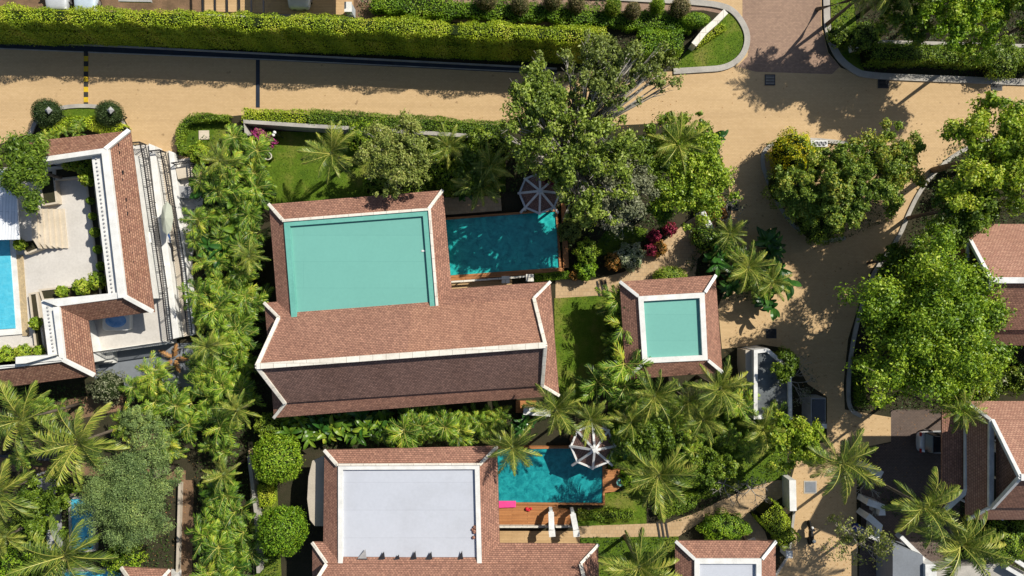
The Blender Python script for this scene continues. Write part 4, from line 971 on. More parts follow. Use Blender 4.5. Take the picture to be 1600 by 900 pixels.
mb = MB(); c = P(261,341,2.6); mb.lathe(c, [(.02,.35),(.45,.18),(.85,0),(.84,-.03),(.44,.14),(.02,.3)], 8, .55, 1.5); mb.build('canopy', m_plain('grey green canvas', (.42,.44,.36), (.36,.38,.31), 2, .9, 20, .1, .1), PR)
for x, y, s_, lab in [(224,325,.5,'lime green potted fern at the upper terrace edge'),(77,284,.55,'lime green potted plant beside the courtyard planter')]:
    R_ = thing('potted_plant', lab, 'potted plant', P(x, y, .95 if x > 200 else 1.2)); zz = .95 if x > 200 else 1.2; c = P(x, y, zz)
    MB().lathe(c, [(.16,0),(.24,.4),(.2,.4),(.2,.36)], 14).build('pot', MT['tile'], R_, True)
    rg = np.random.default_rng(int(x)); d = unit(rg.normal(size=(260,3))); d[:,2] = abs(d[:,2]); quads('foliage', leafquads(rg, np.array(c)+np.array([0,0,.5])+d*.36, unit(d+rg.normal(size=(260,3))*.4), .13), rg.uniform(.6,1,260), L['hedge'], R_, wloc(R_))

# ================================================================== pools, decks, gazebos, pergolas
def pool(pts, label, mat, edge=None, zz=.42):
    R_ = thing('swimming_pool', label, 'pool', P(*pts[0])); w = ccw([tuple(v[:2]) for v in PP(pts, zz)])
    MB().ring(inset(w, -.16), .16, 0, zz+.02).build('coping', MT[edge or 'wood'], R_); MB().prism(inset(w, .002), 0, zz-.08).build('water', MT[mat], R_)
pool([(688,344),(868,330),(874,418),(694,431)], 'teal pool with timber edge right of the teal flat roof', 'water')
pool([(770,702),(941,700),(942,786),(770,785)], 'teal pool with pink float right of the grey flat roof', 'water_shade')
pool([(110,780),(144,778),(146,858),(112,862)], 'small blue pool half hidden under palms at lower left', 'waterblue', 'kerb')
pool([(100,893),(188,892),(188,960),(100,960)], 'blue pool strip at the bottom edge beside the small roof', 'waterblue', 'kerb')
def deck(pts, z, label, mat='wood'):
    o = MB().prism(PP(pts, z), 0, z).build('deck', MT[mat]); return tag(o, label, 'deck')
deck([(690,309),(782,306),(784,329),(692,336)], .3, 'shaded tan paving strip above the upper pool', 'path')
deck([(693,433),(880,419),(882,424),(694,440)], .4, 'orange timber edge along the foot of the upper pool')
deck([(877,318),(884,318),(889,418),(880,419)], .4, 'timber strip on the right side of the upper pool')
deck([(694,442),(800,434),(800,446),(696,456)], .1, 'narrow timber walkway between the upper pool and the big villa', 'woodlight')
deck([(770,789),(872,790),(872,796),(896,798),(896,820),(770,821)], .38, 'orange timber deck below the lower pool')
deck([(770,830),(906,830),(906,849),(770,849)], .1, 'pale timber walkway between the lower pergola and the grey roofed villa', 'woodlight')
deck([(945,735),(972,733),(972,760),(960,768),(945,770)], .36, 'small timber platform at the right end of the lower pool')
deck([(806,626),(838,626),(838,645),(806,645)], .3, 'small timber deck under the corner of the big villa')
o = MB().prism(PP([(779,783),(806,783),(806,793),(779,794)], .55), .44, .55).build('pool_float', MT['pink'], None, bevel=.04); tag(o, 'hot pink mat at the lower left corner of the lower pool', 'pool mat')
mb = MB(); [mb.ball(P(826+rd.uniform(-3.5,3.5), 796+rd.uniform(-2,2), .45), rd.uniform(.08,.15), 7) for _ in range(7)]; o = mb.build('towel', MT['red'], None, True); tag(o, 'crumpled red towel on the timber deck below the lower pool', 'towel')
c = P(968.5,752.5,.5); R_ = thing('round_side_table', 'round teal and white table on the small timber platform', 'side table', P(968.5,752.5,.36)); MB().lathe((c.x,c.y,.7), [(.28,0),(.28,.05)], 20).build('table_top', MT['tealrim'], R_); MB().lathe((c.x,c.y,.752), [(.12,0),(.12,.02)], 16).build('tray', MT['grate'], R_); MB().lathe((c.x,c.y,.69), [(.31,0),(.31,.03)], 20).build('rim', MT['white'], R_); MB().tube([(c.x,c.y,.36),(c.x,c.y,.7)], .05, 8).build('leg', MT['white'], R_)
def gazebo(px, py, r, label, rot=0.):
    z0, zz, za = .3, 2.5, 3.7; c = P(px, py, zz); R_ = thing('gazebo', label, 'gazebo', (c.x, c.y, 0)); vs = [Vector((c.x+r*math.cos(rot+k*PI/4), c.y+r*math.sin(rot+k*PI/4), zz)) for k in range(8)]; ap = Vector((c.x, c.y, za))
    for k in range(8):
        a, b_ = vs[k], vs[(k+1) % 8]
        MB().slab((a, b_, ap), .05).build('roof_panel', MT['tile_dark_shade'], R_); MB().bar(a, b_, .14, .14, .05).build('eave_beam', MT['white2'], R_); MB().bar(ap, a+(a-ap)*(.32 if k in (5,7) else .06), .16, .14, .06).build('rafter', MT['white2'], R_)
        if k % 2: MB().bar((a.x,a.y,0) if False else Vector((a.x*.97+c.x*.03, a.y*.97+c.y*.03, 0)), Vector((a.x*.97+c.x*.03, a.y*.97+c.y*.03, zz)), .14, .14).build('post', MT['white2'], R_)
    MB().box((c.x,c.y,za+.06), (.3,.3,.16), .4).build('finial', MT['white2'], R_)
    MB().lathe((c.x,c.y,0), [(r*.95,0),(r*.95,.3)], 8).build('floor', MT['wood'], R_)
gazebo(843,302,1.5,'octagonal white ribbed gazebo at the top right corner of the upper pool')
gazebo(926,697,1.62,'octagonal white ribbed gazebo with dark panels at the top right corner of the lower pool')
# low pergola walls beside the pools
def pier(px, py, z, w, d, label): 
    c = P(px, py, z); R_ = thing('pier', label, 'pier', (c.x, c.y, 0)); MB().box((c.x, c.y, z/2), (w, d, z)).build('shaft', MT['white'], R_); MB().box((c.x, c.y, z+.03), (w+.1, d+.1, .06)).build('cap', MT['cream'], R_)
pier(790,437,1.4,.5,.45,'white square pier at the foot of the upper pool, the left one'); pier(828,434,1.4,.48,.45,'white square pier at the foot of the upper pool beside the clipped strip')
def beamwall(x0, y0, x1, y1, label, z=.75):
    a, b_ = P(x0, y0, z), P(x1, y1, z); R_ = thing('slatted_rail', label, 'rail', (a.x, a.y, 0)); MB().bar(a, b_, .14, .08).build('top_rail', MT['cream'], R_)
    n_ = int((b_-a).length/.95)
    for k in range(n_+1): p = a.lerp(b_, k/n_); MB().bar((p.x,p.y,0), (p.x,p.y,z), .07, .07).build('post', MT['wallbeige'], R_)
    MB().bar(a-Vector((0,0,.4)), b_-Vector((0,0,.4)), .05, .05).build('lower_rail', MT['wallbeige'], R_)
beamwall(697,441,784,435,'pale top rail between the upper pool and the big villa'); beamwall(796,434,822,432,'short pale rail between the two white piers')
beamwall(778,823,858,823,'cream rail below the orange deck of the lower pool', .8); beamwall(868,823,896,823,'short cream rail between the two sloping white beams', .8)
def rib(pts, label, px):
    R_ = thing('sloping_beam', label, 'beam', P(px, 838)); a, b_ = P(*pts[0], 1.3), P(*pts[1], 1.9); MB().bar(a, b_, .42, .2).build('beam', MT['white2'], R_); MB().bar(b_, P(*pts[2], 1.9), .48, .24).build('cap', MT['white'], R_)
    for q_ in (a, b_): MB().bar((q_.x,q_.y,0), (q_.x,q_.y,q_.z), .25, .25).build('post', MT['white2'], R_)
rib([(861,800),(862,828),(863,838)], 'left one of the two sloping white beams beside the lower pool deck', 862); rib([(895,803),(900,828),(901,838)], 'right one of the two sloping white beams beside the lower pool deck', 901)
# ---- walls
def wall(pts, w, z, label, mat='white2', name='garden_wall'):
    W_ = [P(x, y, z) for x, y in pts]; R_ = thing(name, label, 'wall', (W_[0].x, W_[0].y, 0)); MB().path(W_, w, 0, z).build('wall', MT[mat], R_); MB().path(W_, w+.06, z+.003, z+.06).build('coping', MT[mat], R_)
wall([(386,212),(381,190),(470,196),(560,201),(700,210),(790,216)], .22, 1.7, 'long pale grey garden wall behind the roadside hedge', 'kerb')
wall([(1096,330),(1108,352),(1117,372)], .4, 1.3, 'short leaning white wall at the top of the garden path')
wall([(1084,70),(1100,50),(1118,34),(1134,18)], .4, 1.2, 'diagonal stone sign wall on the grassy corner of the entry drive', 'cream')
wall([(1337,70),(1352,66),(1362,66)], .5, 1.2, 'rounded white wall end at the left of the shaded right hand hedge', 'white')
wall([(1362,65),(1600,72),(1800,78)], .2, 1.0, 'low white wall behind the shaded right hand hedge', 'kerb')
wall([(1238,750),(1239,798)], .45, 1.5, 'white gate pier wall beside the manhole on the lane', 'white'); wall([(1228,866),(1238,866)], .5, 1.2, 'small white pillar at the tip of the lane hedge', 'white')
wall([(1355,730),(1378,742)], .5, 1.6, 'short tilted white wall right of the palm on the lane', 'white'); wall([(1355,784),(1378,792),(1378,805)], .45, 1.5, 'upper stepped white wall of the utility yard', 'white')
wall([(1355,806),(1374,822),(1370,842),(1358,836)], .45, 1.5, 'lower stepped white wall of the utility yard', 'white')
wall([(62,740),(64,780)], .3, 1.6, 'grey garden wall below the left coconut palm', 'wallgrey'); wall([(77,785),(80,860)], .5, 1.0, 'broad grey wall beside the hidden blue pool', 'wallgrey')
wall([(0,712),(78,718)], .15, 1.4, 'dark fence rail above the lower left path', 'grate'); wall([(281,755),(277,900)], .13, .45, 'low pale wall along the lower left footpath', 'wallbeige')
wall([(389,712),(400,800),(404,895)], .2, 1.0, 'thin pale wall beside the two round topiary trees', 'kerb')
wall([(1170,846),(1180,842)], .3, .6, 'low pale block beside the bottom pavilion', 'wallbeige')
wall([(818,642),(860,645)], .5, 1.0, 'white bench wall under the corner of the big villa', 'white')
# globe lights and pots
def globe(px, py, z, label): c = P(px, py, z); R_ = thing('globe_lamp', label, 'lamp', (c.x, c.y, 0)); MB().tube([(c.x,c.y,0),(c.x,c.y,z)], .035, 7).build('pole', MT['blackmetal'], R_); MB().ball(c, .13, 10).build('globe', MT['globe'], R_, True)
globe(429,207,2.0,'upper globe lamp beside the bougainvillea'); globe(427,211,1.2,'lower globe lamp beside the bougainvillea'); globe(1177,223,1.5,'globe lamp near the road beside the crooked bush') if False else None
c = P(419,244,.9); R_ = thing('round_planter', 'round ribbed pale pot on the edge of the palm belt beside the lawn', 'pot', (c.x,c.y,0)); MB().lathe((c.x,c.y,0), [(.15,0),(.3,.8),(.32,.9),(.25,.9),(.22,.6)], 18).build('pot', MT['stemgreen'], R_, True); MB().lathe((c.x,c.y,.9), [(.3,0),(.3,.05),(.24,.05),(.24,0)], 18).build('rim', MT['cream'], R_)
for x, y, lab in [(75,172,'grey square lamp head poking out of the left dark ball shrub'),(172,172,'square lamp head poking out of the right dark ball shrub')]:
    c = P(x, y, 2.3); R_ = thing('garden_lamp', lab, 'lamp', (c.x,c.y,0)); MB().tube([(c.x,c.y,0),(c.x,c.y,2.2)], .05, 8).build('pole', MT['blackmetal'], R_); MB().lathe((c.x,c.y,2.2), [(.28,0),(.28,.05),(.03,.25)], 4).build('lamp_head', MT['wallgrey'], R_)
c = P(1280,224,1.0); R_ = thing('stone_sign_block', 'white block with round lamps on the top kerb of the leafy island', 'sign block', (c.x,c.y,0)); MB().box((c.x,c.y,.5), (1.3,.5,1.0)).build('block', MT['white2'], R_)
for k in (-1,0,1): MB().lathe((c.x+k*.32+.1,c.y,1.0), [(.15,0),(.15,.1),(.1,.1),(.1,.04)], 14).build('lamp', MT['wallgrey'], R_)
wallr = kerb([(1192,262),(1190,245),(1198,230),(1215,222),(1260,218),(1300,221),(1330,226)], .3); kerb([(1192,262),(1205,300),(1228,340),(1252,364),(1285,378),(1320,372)], .3)
# blue bin and drums in the utility yard
c = P(1341,826,.5); R_ = thing('blue_barrel', 'blue plastic barrel against the kerb of the shaded lane', 'barrel', (c.x,c.y,0)); MB().lathe((c.x,c.y,0), [(.28,0),(.33,.1),(.33,.75),(.28,.85)], 18).build('barrel_body', MT['blueplastic'], R_, True); MB().lathe((c.x,c.y,.851), [(.24,0),(.24,.03)], 18).build('lid', MT['blueplastic'], R_)
rd = random.Random(3)
mb = MB(); [mb.bar(P(1360+rd.uniform(0,14), 796+rd.uniform(-5,5), .9), P(1362+rd.uniform(0,14), 802+rd.uniform(-5,5), 1.0), .08, .08) for _ in range(12)]; o = mb.build('firewood_pile', MT['palebark']); tag(o, 'pile of pale sticks inside the stepped white wall', 'firewood')

# ================================================================== vehicles
def car(cx_, cy_, rz, paint, label, Ln=4.3, Wd=1.8):
    R_ = thing('parked_car', label, 'car', (cx_, cy_, 0), None, rz)
    prof = [(-.5,.35,.30,.66),(-.485,.55,.72,.80),(-.40,.62,.84,.93),(-.2,.64,.90,.96),(.05,.66,.92,1.0),(.3,.66,.90,1.0),(.44,.62,.86,.94),(.49,.5,.74,.82),(.5,.35,.6,.7)]
    vs, fs = [], []; 
    for x, zl, zt_, wk in prof:
        X = x*Ln; w = Wd/2*wk
        for y, z in ((-w*.92,.2),(-w,.42),(-w,zt_-.18),(-w*.86,zt_-.02),(-w*.4,zt_+.03),(w*.4,zt_+.03),(w*.86,zt_-.02),(w,zt_-.18),(w,.42),(w*.92,.2)): vs.append((X, y, z))
    n_ = 10
    for i in range(len(prof)-1):
        for k in range(n_): fs.append((i*n_+k, i*n_+(k+1) % n_, (i+1)*n_+(k+1) % n_, (i+1)*n_+k))
    fs += [tuple(range(n_)), tuple(range((len(prof)-1)*n_+n_-1, (len(prof)-1)*n_-1, -1))]
    def put(mb, name, mat, parent=R_, smooth=False, bev=0):
        me_o = MB(); me_o.v = [(x+cx_, y+cy_, z) for x, y, z in mb.v]; me_o.f = mb.f; return me_o.build(name, MT[mat], parent, smooth, bev)
    b_ = put(MB().add(vs, fs), 'body', paint, smooth=True); 
    s_ = b_.modifiers.new('sub', 'SUBSURF'); s_.levels = s_.render_levels = 2
    # cabin glass and roof panel
    def loop(x0, x1, w0, z): return [(x0*Ln, -w0*Wd/2, z), (x1*Ln, -w0*Wd/2*.93, z), (x1*Ln, w0*Wd/2*.93, z), (x0*Ln, w0*Wd/2, z)]
    g = MB(); a, b2 = loop(-.42,.24,.90,.84), loop(-.33,.10,.72,1.40); g.add(a+b2, [(0,3,2,1),(4,5,6,7),(0,1,5,4),(1,2,6,5),(2,3,7,6),(3,0,4,7)]); put(g, 'cabin_glass', 'glass', bev=.06)
    g = MB(); a, b2 = loop(-.335,.105,.73,1.39), loop(-.31,.085,.66,1.44); g.add(a+b2, [(0,3,2,1),(4,5,6,7),(0,1,5,4),(1,2,6,5),(2,3,7,6),(3,0,4,7)]); put(g, 'roof', 'glass' if 'dark roof' in label else paint, bev=.02)
    for sx_ in (-.3, .31):
        for sy_ in (-1, 1):
            y = sy_*Wd*.43; t = put(MB().tube([(sx_*Ln, y-.1, .32), (sx_*Ln, y+.1, .32)], .32, 18), 'wheel', 'rubber'); put(MB().tube([(sx_*Ln, y+sy_*.08, .32), (sx_*Ln, y+sy_*.115, .32)], .2, 12), 'rim', 'chrome', t)
    for sy_ in (-1, 1):
        put(MB().box((Ln*.455, sy_*Wd*.33, .66), (.22,.36,.14)), 'headlight', 'lamp', bev=.03); put(MB().box((-Ln*.475, sy_*Wd*.35, .72), (.12,.3,.16)), 'tail_light', 'tail', bev=.02); put(MB().box((Ln*.17, sy_*Wd*.53, .95), (.12,.2,.12)), 'mirror', paint, bev=.03)
    put(MB().box((Ln*.492, 0, .45), (.06, 1.0, .16)), 'grille', 'blackmetal')
c = P(97,-22); car(c.x, c.y, -PI/2, 'car_silver', 'silver car behind the hedge, left one of the two at the top left corner')
c = P(143,-20); car(c.x, c.y, -PI/2-.05, 'car_ice', 'ice blue car behind the hedge, right one of the two at the top left corner')
c = P(471,-24); car(c.x, c.y, -PI/2, 'car_white', 'white car under the open timber carport beyond the hedge')
c = P(1469,688); car(c.x, c.y, 0, 'car_silver', 'silver car with dark roof half under the porch roof at the car park', 4.1, 1.8)
MC = thing('motorbike', 'black motorbike parked beside the hedge tip on the lane', 'motorbike', P(1262,832)); c = P(1262,830)
for dy, nm in ((.65,'f'),(-.65,'r')): MB().tube([(c.x-.05,c.y+dy,.3),(c.x+.05,c.y+dy,.3)], .3, 18).build('wheel', MT['rubber'], MC)
MB().ball((c.x,c.y-.1,.6), 1, 10, (.17,.62,.26)).build('body', MT['blackmetal'], MC, True); MB().box((c.x,c.y-.3,.84), (.26,.75,.1)).build('seat', MT['rubber'], MC, bevel=.03)
MB().bar((c.x-.34,c.y+.45,1.02),(c.x+.34,c.y+.45,1.02),.05,.05).build('handlebar', MT['blackmetal'], MC); MB().ball((c.x,c.y+.55,.85), .11, 8).build('headlight', MT['lamp'], MC, True); MB().box((c.x,c.y+.38,.75),(.36,.14,.5)).build('leg_shield', MT['blackmetal'], MC, bevel=.03)
o = MB().ball((c.x+.08,c.y-.42,1.0), .14, 10).build('helmet', MT['hel'] if 'hel' in MT else MT['globe'], None, True); tag(o, 'pale helmet on the seat of the black motorbike', 'helmet')
# open timber carport (slatted) beyond the hedge
CP = thing('carport', 'open timber carport with dark beams beyond the hedge at the top', 'carport', P(400,0))
for k, x in enumerate(range(316,412,19)): MB().bar(P(x,-60,2.4), P(x+1,20,2.4), .1, .14).build('beam', MT['blackmetal'], CP)
MB().bar(P(306,20,2.4), P(552,27,2.4), .1, .14).build('beam', MT['blackmetal'], CP)
for k, x in enumerate((318,398,487,550)): MB().bar(P(x,22+k,2.4)*1+Vector((0,0,-2.4)), P(x,22+k,2.4), .12, .12).build('post', MT['blackmetal'], CP)
MB().prism(PP([(316,-60),(395,-60),(396,19),(316,18)], .1), 0, .12).build('timber_floor', MT['woodlight'], CP)
MB().prism(PP([(396,-60),(552,-60),(552,24),(396,20)], .1), 0, .1).build('timber_floor', MT['woodlight'], CP)
MB().slab([P(404,-60,2.5),P(552,-60,2.5),P(552,-8,2.5),P(404,-10,2.5)], .08).build('roof', MT['wallgrey'], CP)
MB().prism(PP([(306,20),(552,27),(552,33),(306,26)], .3), 0, .3).build('kerb_wall', MT['stone'], CP)
c = P(544,11,1.4); R_ = thing('utility_cabinet', 'pale blue cabinet at the right end of the timber carport', 'cabinet', (c.x,c.y,0)); MB().box((c.x,c.y,.7),(.5,.7,1.4)).build('cabinet_body', MT['car_ice'], R_, bevel=.02); MB().box((c.x,c.y,1.43),(.56,.76,.06)).build('lid', MT['white'], R_)
o = MB().prism(PP([(185,-30),(232,-30),(236,3),(185,2)], 2.6), 2.4, 2.6).build('shed_roof', MT['wallgrey']); tag(o, 'grey shed roof edge between the cars and the carport', 'shed roof')
# fallen orange frond
c = P(272,560,.3); rg = np.random.default_rng(3); R_ = thing('dead_bush', 'orange brown dead fronds beside the shaded paving under the terraces', 'dead palm', (c.x,c.y,0))
for k in range(5): V, Rr = frond_quads(rg, 1.3, 22, .9, .6, .4, .06); quads('frond', xform(V, k*1.3, tuple(c)), rg.uniform(0,1,len(V)), L['dry'], R_, wloc(R_))
# ================================================================== hedges
def G(pts, z=0): return [P(x, y, z) for x, y in pts]
hedge('clipped_hedge', 'very long bright green hedge running above the tan road', G([(-120,18),(0,21),(150,23),(300,28),(450,34),(600,38),(700,44),(850,50),(945,54)], 4.7), 1.05, 4.7, L['hedge'], 300, .105, 1, wob=.17, tiers=[(.3, 3.0, 0, -.5)])
hedge('clipped_hedge', 'short rounded bright hedge block at the right end of the long hedge', G([(1004,62),(1066,62)], 2.6), 1.7, 2.6, L['topiary'], 260, .12, 2)
hedge('clipped_hedge', 'low hedge along the road in front of the pale garden wall, left stretch', G([(380,179),(476,183)], 1.7), 1.0, 1.7, L['hedge'], 300, .10, 3)
hedge('clipped_hedge', 'low hedge along the road in front of the pale garden wall, right stretch', G([(482,181),(560,187),(680,194),(785,202)], 1.8), 1.15, 1.8, L['hedge_mid'], 300, .10, 4)
hedge('curved_hedge', 'horseshoe shaped leafy hedge round the small lawn with the slab', G([(355,184),(325,182),(300,183),(286,192),(279,208),(279,226),(284,238)], .9), .5, .9, L['hedge_mid'], 420, .10, 5, wob=.2)
hedge('shaded_hedge', 'broad shaded hedge beside the road at the upper right', G([(1365,80),(1480,82),(1640,88)], 1.7), 1.3, 1.7, L['hedge_mid'], 220, .11, 6)
hedge('clipped_hedge', 'low clipped strip at the foot of the upper pool', G([(836,434),(888,429)], .7), .5, .7, L['topiary'], 480, .08, 7)
hedge('clipped_hedge', 'bright stepped hedge with a pointed tip beside the motorbike', G([(1200,800),(1214,815),(1238,850)], 1.8), 1.7, 1.8, L['hedge'], 260, .10, 8)
hedge('ground_hedge', 'broad low leafy hedge mound above the left hand building', G([(66,206),(110,190),(150,192),(188,202)], 1.0), .8, 1.0, L['hedge'], 330, .13, 9, wob=.22)
hedge('clipped_hedge', 'thin hedge linking the two round topiary trees', G([(410,760),(414,790)], 1.4), .85, 1.4, L['hedge'], 400, .09, 10)
hedge('clipped_hedge', 'low planting strip below the lower pool beside the path', G([(905,806),(990,806)], .6), .7, .6, L['hedge_mid'], 330, .10, 11, wob=.25)
hedge('clipped_hedge', 'diagonal bright hedge strip on the grassy entry corner', G([(1090,68),(1112,52),(1132,40)], .6), .5, .6, L['hedge'], 400, .09, 12)
hedge('clipped_hedge', 'sunlit leafy hedge beside the sloping path right of the coconut palm', G([(1030,800),(1070,790),(1110,765)], .9), .9, .9, L['hedge_mid'], 300, .11, 13, wob=.25)
hedge('clipped_hedge', 'thin hedge on the inner side of the lane left of the dark car park', G([(1345,560),(1350,635)], 1.0), .6, 1.0, L['hedge_mid'], 300, .1, 14)
hedge('clipped_hedge', 'leafy hedge along the service road behind the ball shrubs', G([(690,12),(830,16),(960,28),(1080,36)], .9), 1.4, .9, L['topiary'], 230, .11, 15, wob=.25)
hedge('clipped_hedge', 'shaded green border at the upper edge left of the ball shrubs', G([(580,4),(690,8)], 1.2), 1.3, 1.2, L['topiary'], 200, .12, 16, wob=.25)
# ball shrubs and round bushes
for k, (x, y, r, m_, col_) in enumerate([(760,0,17,'brownball','brown'),(812,8,15,'brownball','brown'),(863,2,15,'brownball','brown'),(900,7,14,'brownball','brown'),(957,12,14,'hedge_mid','green'),(988,18,13,'brownball','brown'),(1026,10,12,'topiary','green'),(1062,13,17,'brownball','brown')]):
    shrub('ball_shrub', '%s clipped %s ball shrub from the left in the row at the top edge' % (ORD[k], col_), 'shrub', x, y, r, 2.1, L[m_], 1900, .09, 200+k)
shrub('ball_shrub', 'dark green ball shrub at the left end of the left garden island', 'shrub', 75, 177, 23, 2.1, L['darkball'], 3600, .09, 210); shrub('ball_shrub', 'dark green ball shrub at the right end of the left garden island', 'shrub', 172, 178, 21, 2.0, L['darkball'], 3200, .09, 211)
shrub('oval_shrub', 'clipped oval shrub left of the diagonal wall on the entry corner', 'shrub', 1084, 33, 26, 1.5, L['topiary'], 3000, .09, 212, ry=13)
shrub('domed_bush', 'large two tone dome bush beside the bottom pavilion path', 'shrub', 1133, 824, 38, 1.6, L['topiary'], 5200, .12, 213, ry=26, round_=False)
shrub('dark_round_bush', 'dark half round bush above the small teal pavilion', 'shrub', 1047, 431, 27, 1.2, L['hedge_mid'], 2600, .1, 214, ry=16)
for k, (x, y, rx_, z, m_, lab, n_) in enumerate([(985,402,22,1.5,'whiteflower','white flowering bush beside the garden path',1800),(1022,369,10,1.5,'redleaf','left crimson leaved bush by the garden path',800),(1046,358,11,1.5,'redleaf','right crimson leaved bush by the garden path',800),
        (1016,390,10,1.2,'redleaf','small crimson bush beside the white flowering one',500),(958,408,14,1.3,'orange','orange brown croton left of the white flowering bush',700),(1030,388,13,1.0,'orange','orange croton on the right side of the white flowering bush',600),
        (915,422,17,1.5,'topiary','yellow green round bush at the corner of the upper pool path',1500),(918,394,20,1.9,'hedge_mid','leafy green bush between the upper pool and small lawn',1900),(890,360,19,2.2,'olive','olive bush right of the upper pool edge',1600),
        (897,430,8,1.0,'orange','small orange tinged bush beside the clipped strip',300),(1115,325,22,1.4,'orange','orange flecked bush behind the leaning white wall',1200),(1100,372,22,2.0,'banana','dark leafy bush beneath the leaning white wall',900),
        (406,212,10,2.0,'pinkflower','magenta bougainvillea at the corner of the pale garden wall',1500),(418,222,12,1.8,'pinkflower','orange pink tail of the bougainvillea beside the globe lamps',900),(1235,238,33,3.6,'yellow','bright yellow flowering bush at the left of the leafy island',3600),
        (1262,255,28,3.2,'bright','green bush right of the yellow flowering one on the island',2400),(1230,290,34,3.0,'mango','dark bush on the left curve of the leafy island',3000),(1280,345,38,2.6,'mango','dark bush at the bottom tip of the leafy island',3200),
        (1060,690,22,1.8,'banana','leafy shrub in the garden below the pavilion, upper left',1000),(1115,720,22,1.6,'mango','dark shrub in the garden below the pavilion',1500),(710,290,18,2.0,'mango','dark bush above the upper pool, left one',1500),(690,255,22,2.0,'mango','dark bush between the small palm and the garden wall',1800),
        (750,225,26,2.2,'mango','shaded bush behind the road hedge left of the great tree',2000),(855,285,18,3.2,'redleaf','pink flowering sprigs above the upper gazebo',500),(985,745,17,1.2,'topiary','low shrub right of the lower pool platform',1000),(545,819+20000,10,1,'mango','x',10),
        (1225,565,20,2.2,'mango','leafy bush at the right corner of the gatehouse',1700),(170,605,26,2.4,'grey','spiky pale grass bush below the corner of the terraced building',1300),(1560,95,30,1.8,'mango','shaded shrub under the bright round tree, right',1800),(1350,60,26,1.8,'mango','shaded shrub at the end of the white wall',1800),
        (1310,55,18,1.4,'mango','low shrub inside the curved entry kerb',1000),(835,410+20000,10,1,'mango','x',10),(1565,840,38,2.8,'bright','leafy green bush below the right hand villa',3600),(1595,825,24,2.6,'mango','darker leafy bush at the right edge below the villa',1600),
        (195,870,28,2.6,'topiary','bright shrub below the blue green tree',2200),(30,880,34,2.4,'topiary','bright leafy bush in the bottom left corner',2600),(45,820,28,2.4,'mango','leafy bush left of the hidden blue pool',2000),(1150,120+20000,3,1,'mango','x',10)]):
    if y > 2000: continue
    shrub('garden_bush', lab, 'shrub', x, y, rx_, z, L[m_], int(n_*1.15), .15, 300+k, round_=False)
# topiary trees
def topi(px, py, r, label, seed):
    rg = np.random.default_rng(seed); zc = 3.3; c = P(px, py, zc); k = (H-zc)/H*M*r; R_ = thing('topiary_tree', label, 'tree', (c.x,c.y,0), 'round topiary trees')
    n_ = 9000; d = unit(rg.normal(size=(n_,3))); lump = 1+.09*np.sin(d[:,0]*5+seed)*np.sin(d[:,1]*4+seed)+.05*np.sin(d[:,0]*11+seed)*np.sin(d[:,1]*9)+.05*np.sin(d[:,2]*11+d[:,0]*6)+.1*(rg.random(n_)>.97); r_ = rg.uniform(.86,1.05,n_)*lump
    pos = np.array(c)+d*r_[:,None]*np.array([k,k,k*.85]); quads('crown', leafquads(rg, pos, unit(d+rg.normal(size=(n_,3))*.6), .15, .45), np.clip(rg.normal(.5,.25,n_),0,1), L['topiary'], R_, wloc(R_))
    mb = MB(); mb.ball(c, .84*k, 14, (1,1,.85)); mb.build('branches', MT['core'], R_, True); MB().tube([(c.x,c.y,0),(c.x,c.y,zc)], .11, 8).build('trunk', MT['bark'], R_)
topi(434,716,37,'upper round topiary tree left of the grey roofed villa',1); topi(441,829,37,'lower round topiary tree left of the grey roofed villa',2)

# ================================================================== broadleaf trees
tree('broadleaf_tree','great spreading tree over the road, its main crown above the upper pool','tree',905,238,116,7.8,L['great'],20000,.23,190,1,ry=105,hz=3.8,bark='palebark',twigs=90,limbs=40,clump=.105,trunk_r=.32)
tree('broadleaf_tree','sparse top limb crown of the great tree reaching the hedge','tree',948,115,104,8.5,L['olive'],11500,.2,140,2,ry=66,hz=2.6,bark='palebark',twigs=50,clump=.14,off=(-1.5,-3.5),limbs=40)
tree('broadleaf_tree','dull grey green tree between the upper gazebo and the garden path','tree',965,300,64,7,L['grey'],10500,.2,80,3,bark='palebark',twigs=30,clump=.18)
tree('broadleaf_tree','bright leafed left lobe of the roadside tree above the pool','tree',838,160,54,9.3,L['great'],8500,.22,60,4,bark='palebark',twigs=20,clump=.2,off=(1,-2))
tree('broadleaf_tree','fine leaved olive green tree between the palms behind the road hedge','tree',618,240,70,5.5,L['olive'],19000,.17,110,5,ry=60,clump=.17,bark='palebark',twigs=14)
tree('broadleaf_tree','mixed green tree by the road bend right of the great tree','tree',1085,280,66,6.0,L['bright'],15000,.2,90,6,ry=78,clump=.18,twigs=10)
tree('broadleaf_tree','small tree with yellow tipped crown at the road edge','tree',1075,215,44,5.0,L['mango'],7500,.2,50,7,clump=.2,var_shift=.1)
tree('broadleaf_tree','dark leafed tree filling the garden between the great tree and the road bend','tree',1025,250,52,6.0,L['mango'],9500,.22,60,21,ry=66,clump=.2)
tree('broadleaf_tree','low leafy tree above the path corner near the crimson bushes','tree',1035,318,42,4.2,L['bright'],6500,.2,42,22,ry=34,clump=.22,var_shift=-.1)
tree('broadleaf_tree','spreading speckled tree on the leafy island','tree',1318,288,94,5.4,L['isle'],44000,.19,200,8,ry=66,clump=.125,twigs=10)
tree('broadleaf_tree','sparse twiggy right half of the island planting','tree',1388,255,62,5.4,L['isle'],17000,.18,80,9,clump=.15,twigs=30,bark='palebark',var_shift=.1)
tree('broadleaf_tree','large loose tree at the upper right edge beside the road','tree',1570,235,92,8.0,L['bright'],34000,.22,140,10,ry=92,clump=.15,twigs=16)
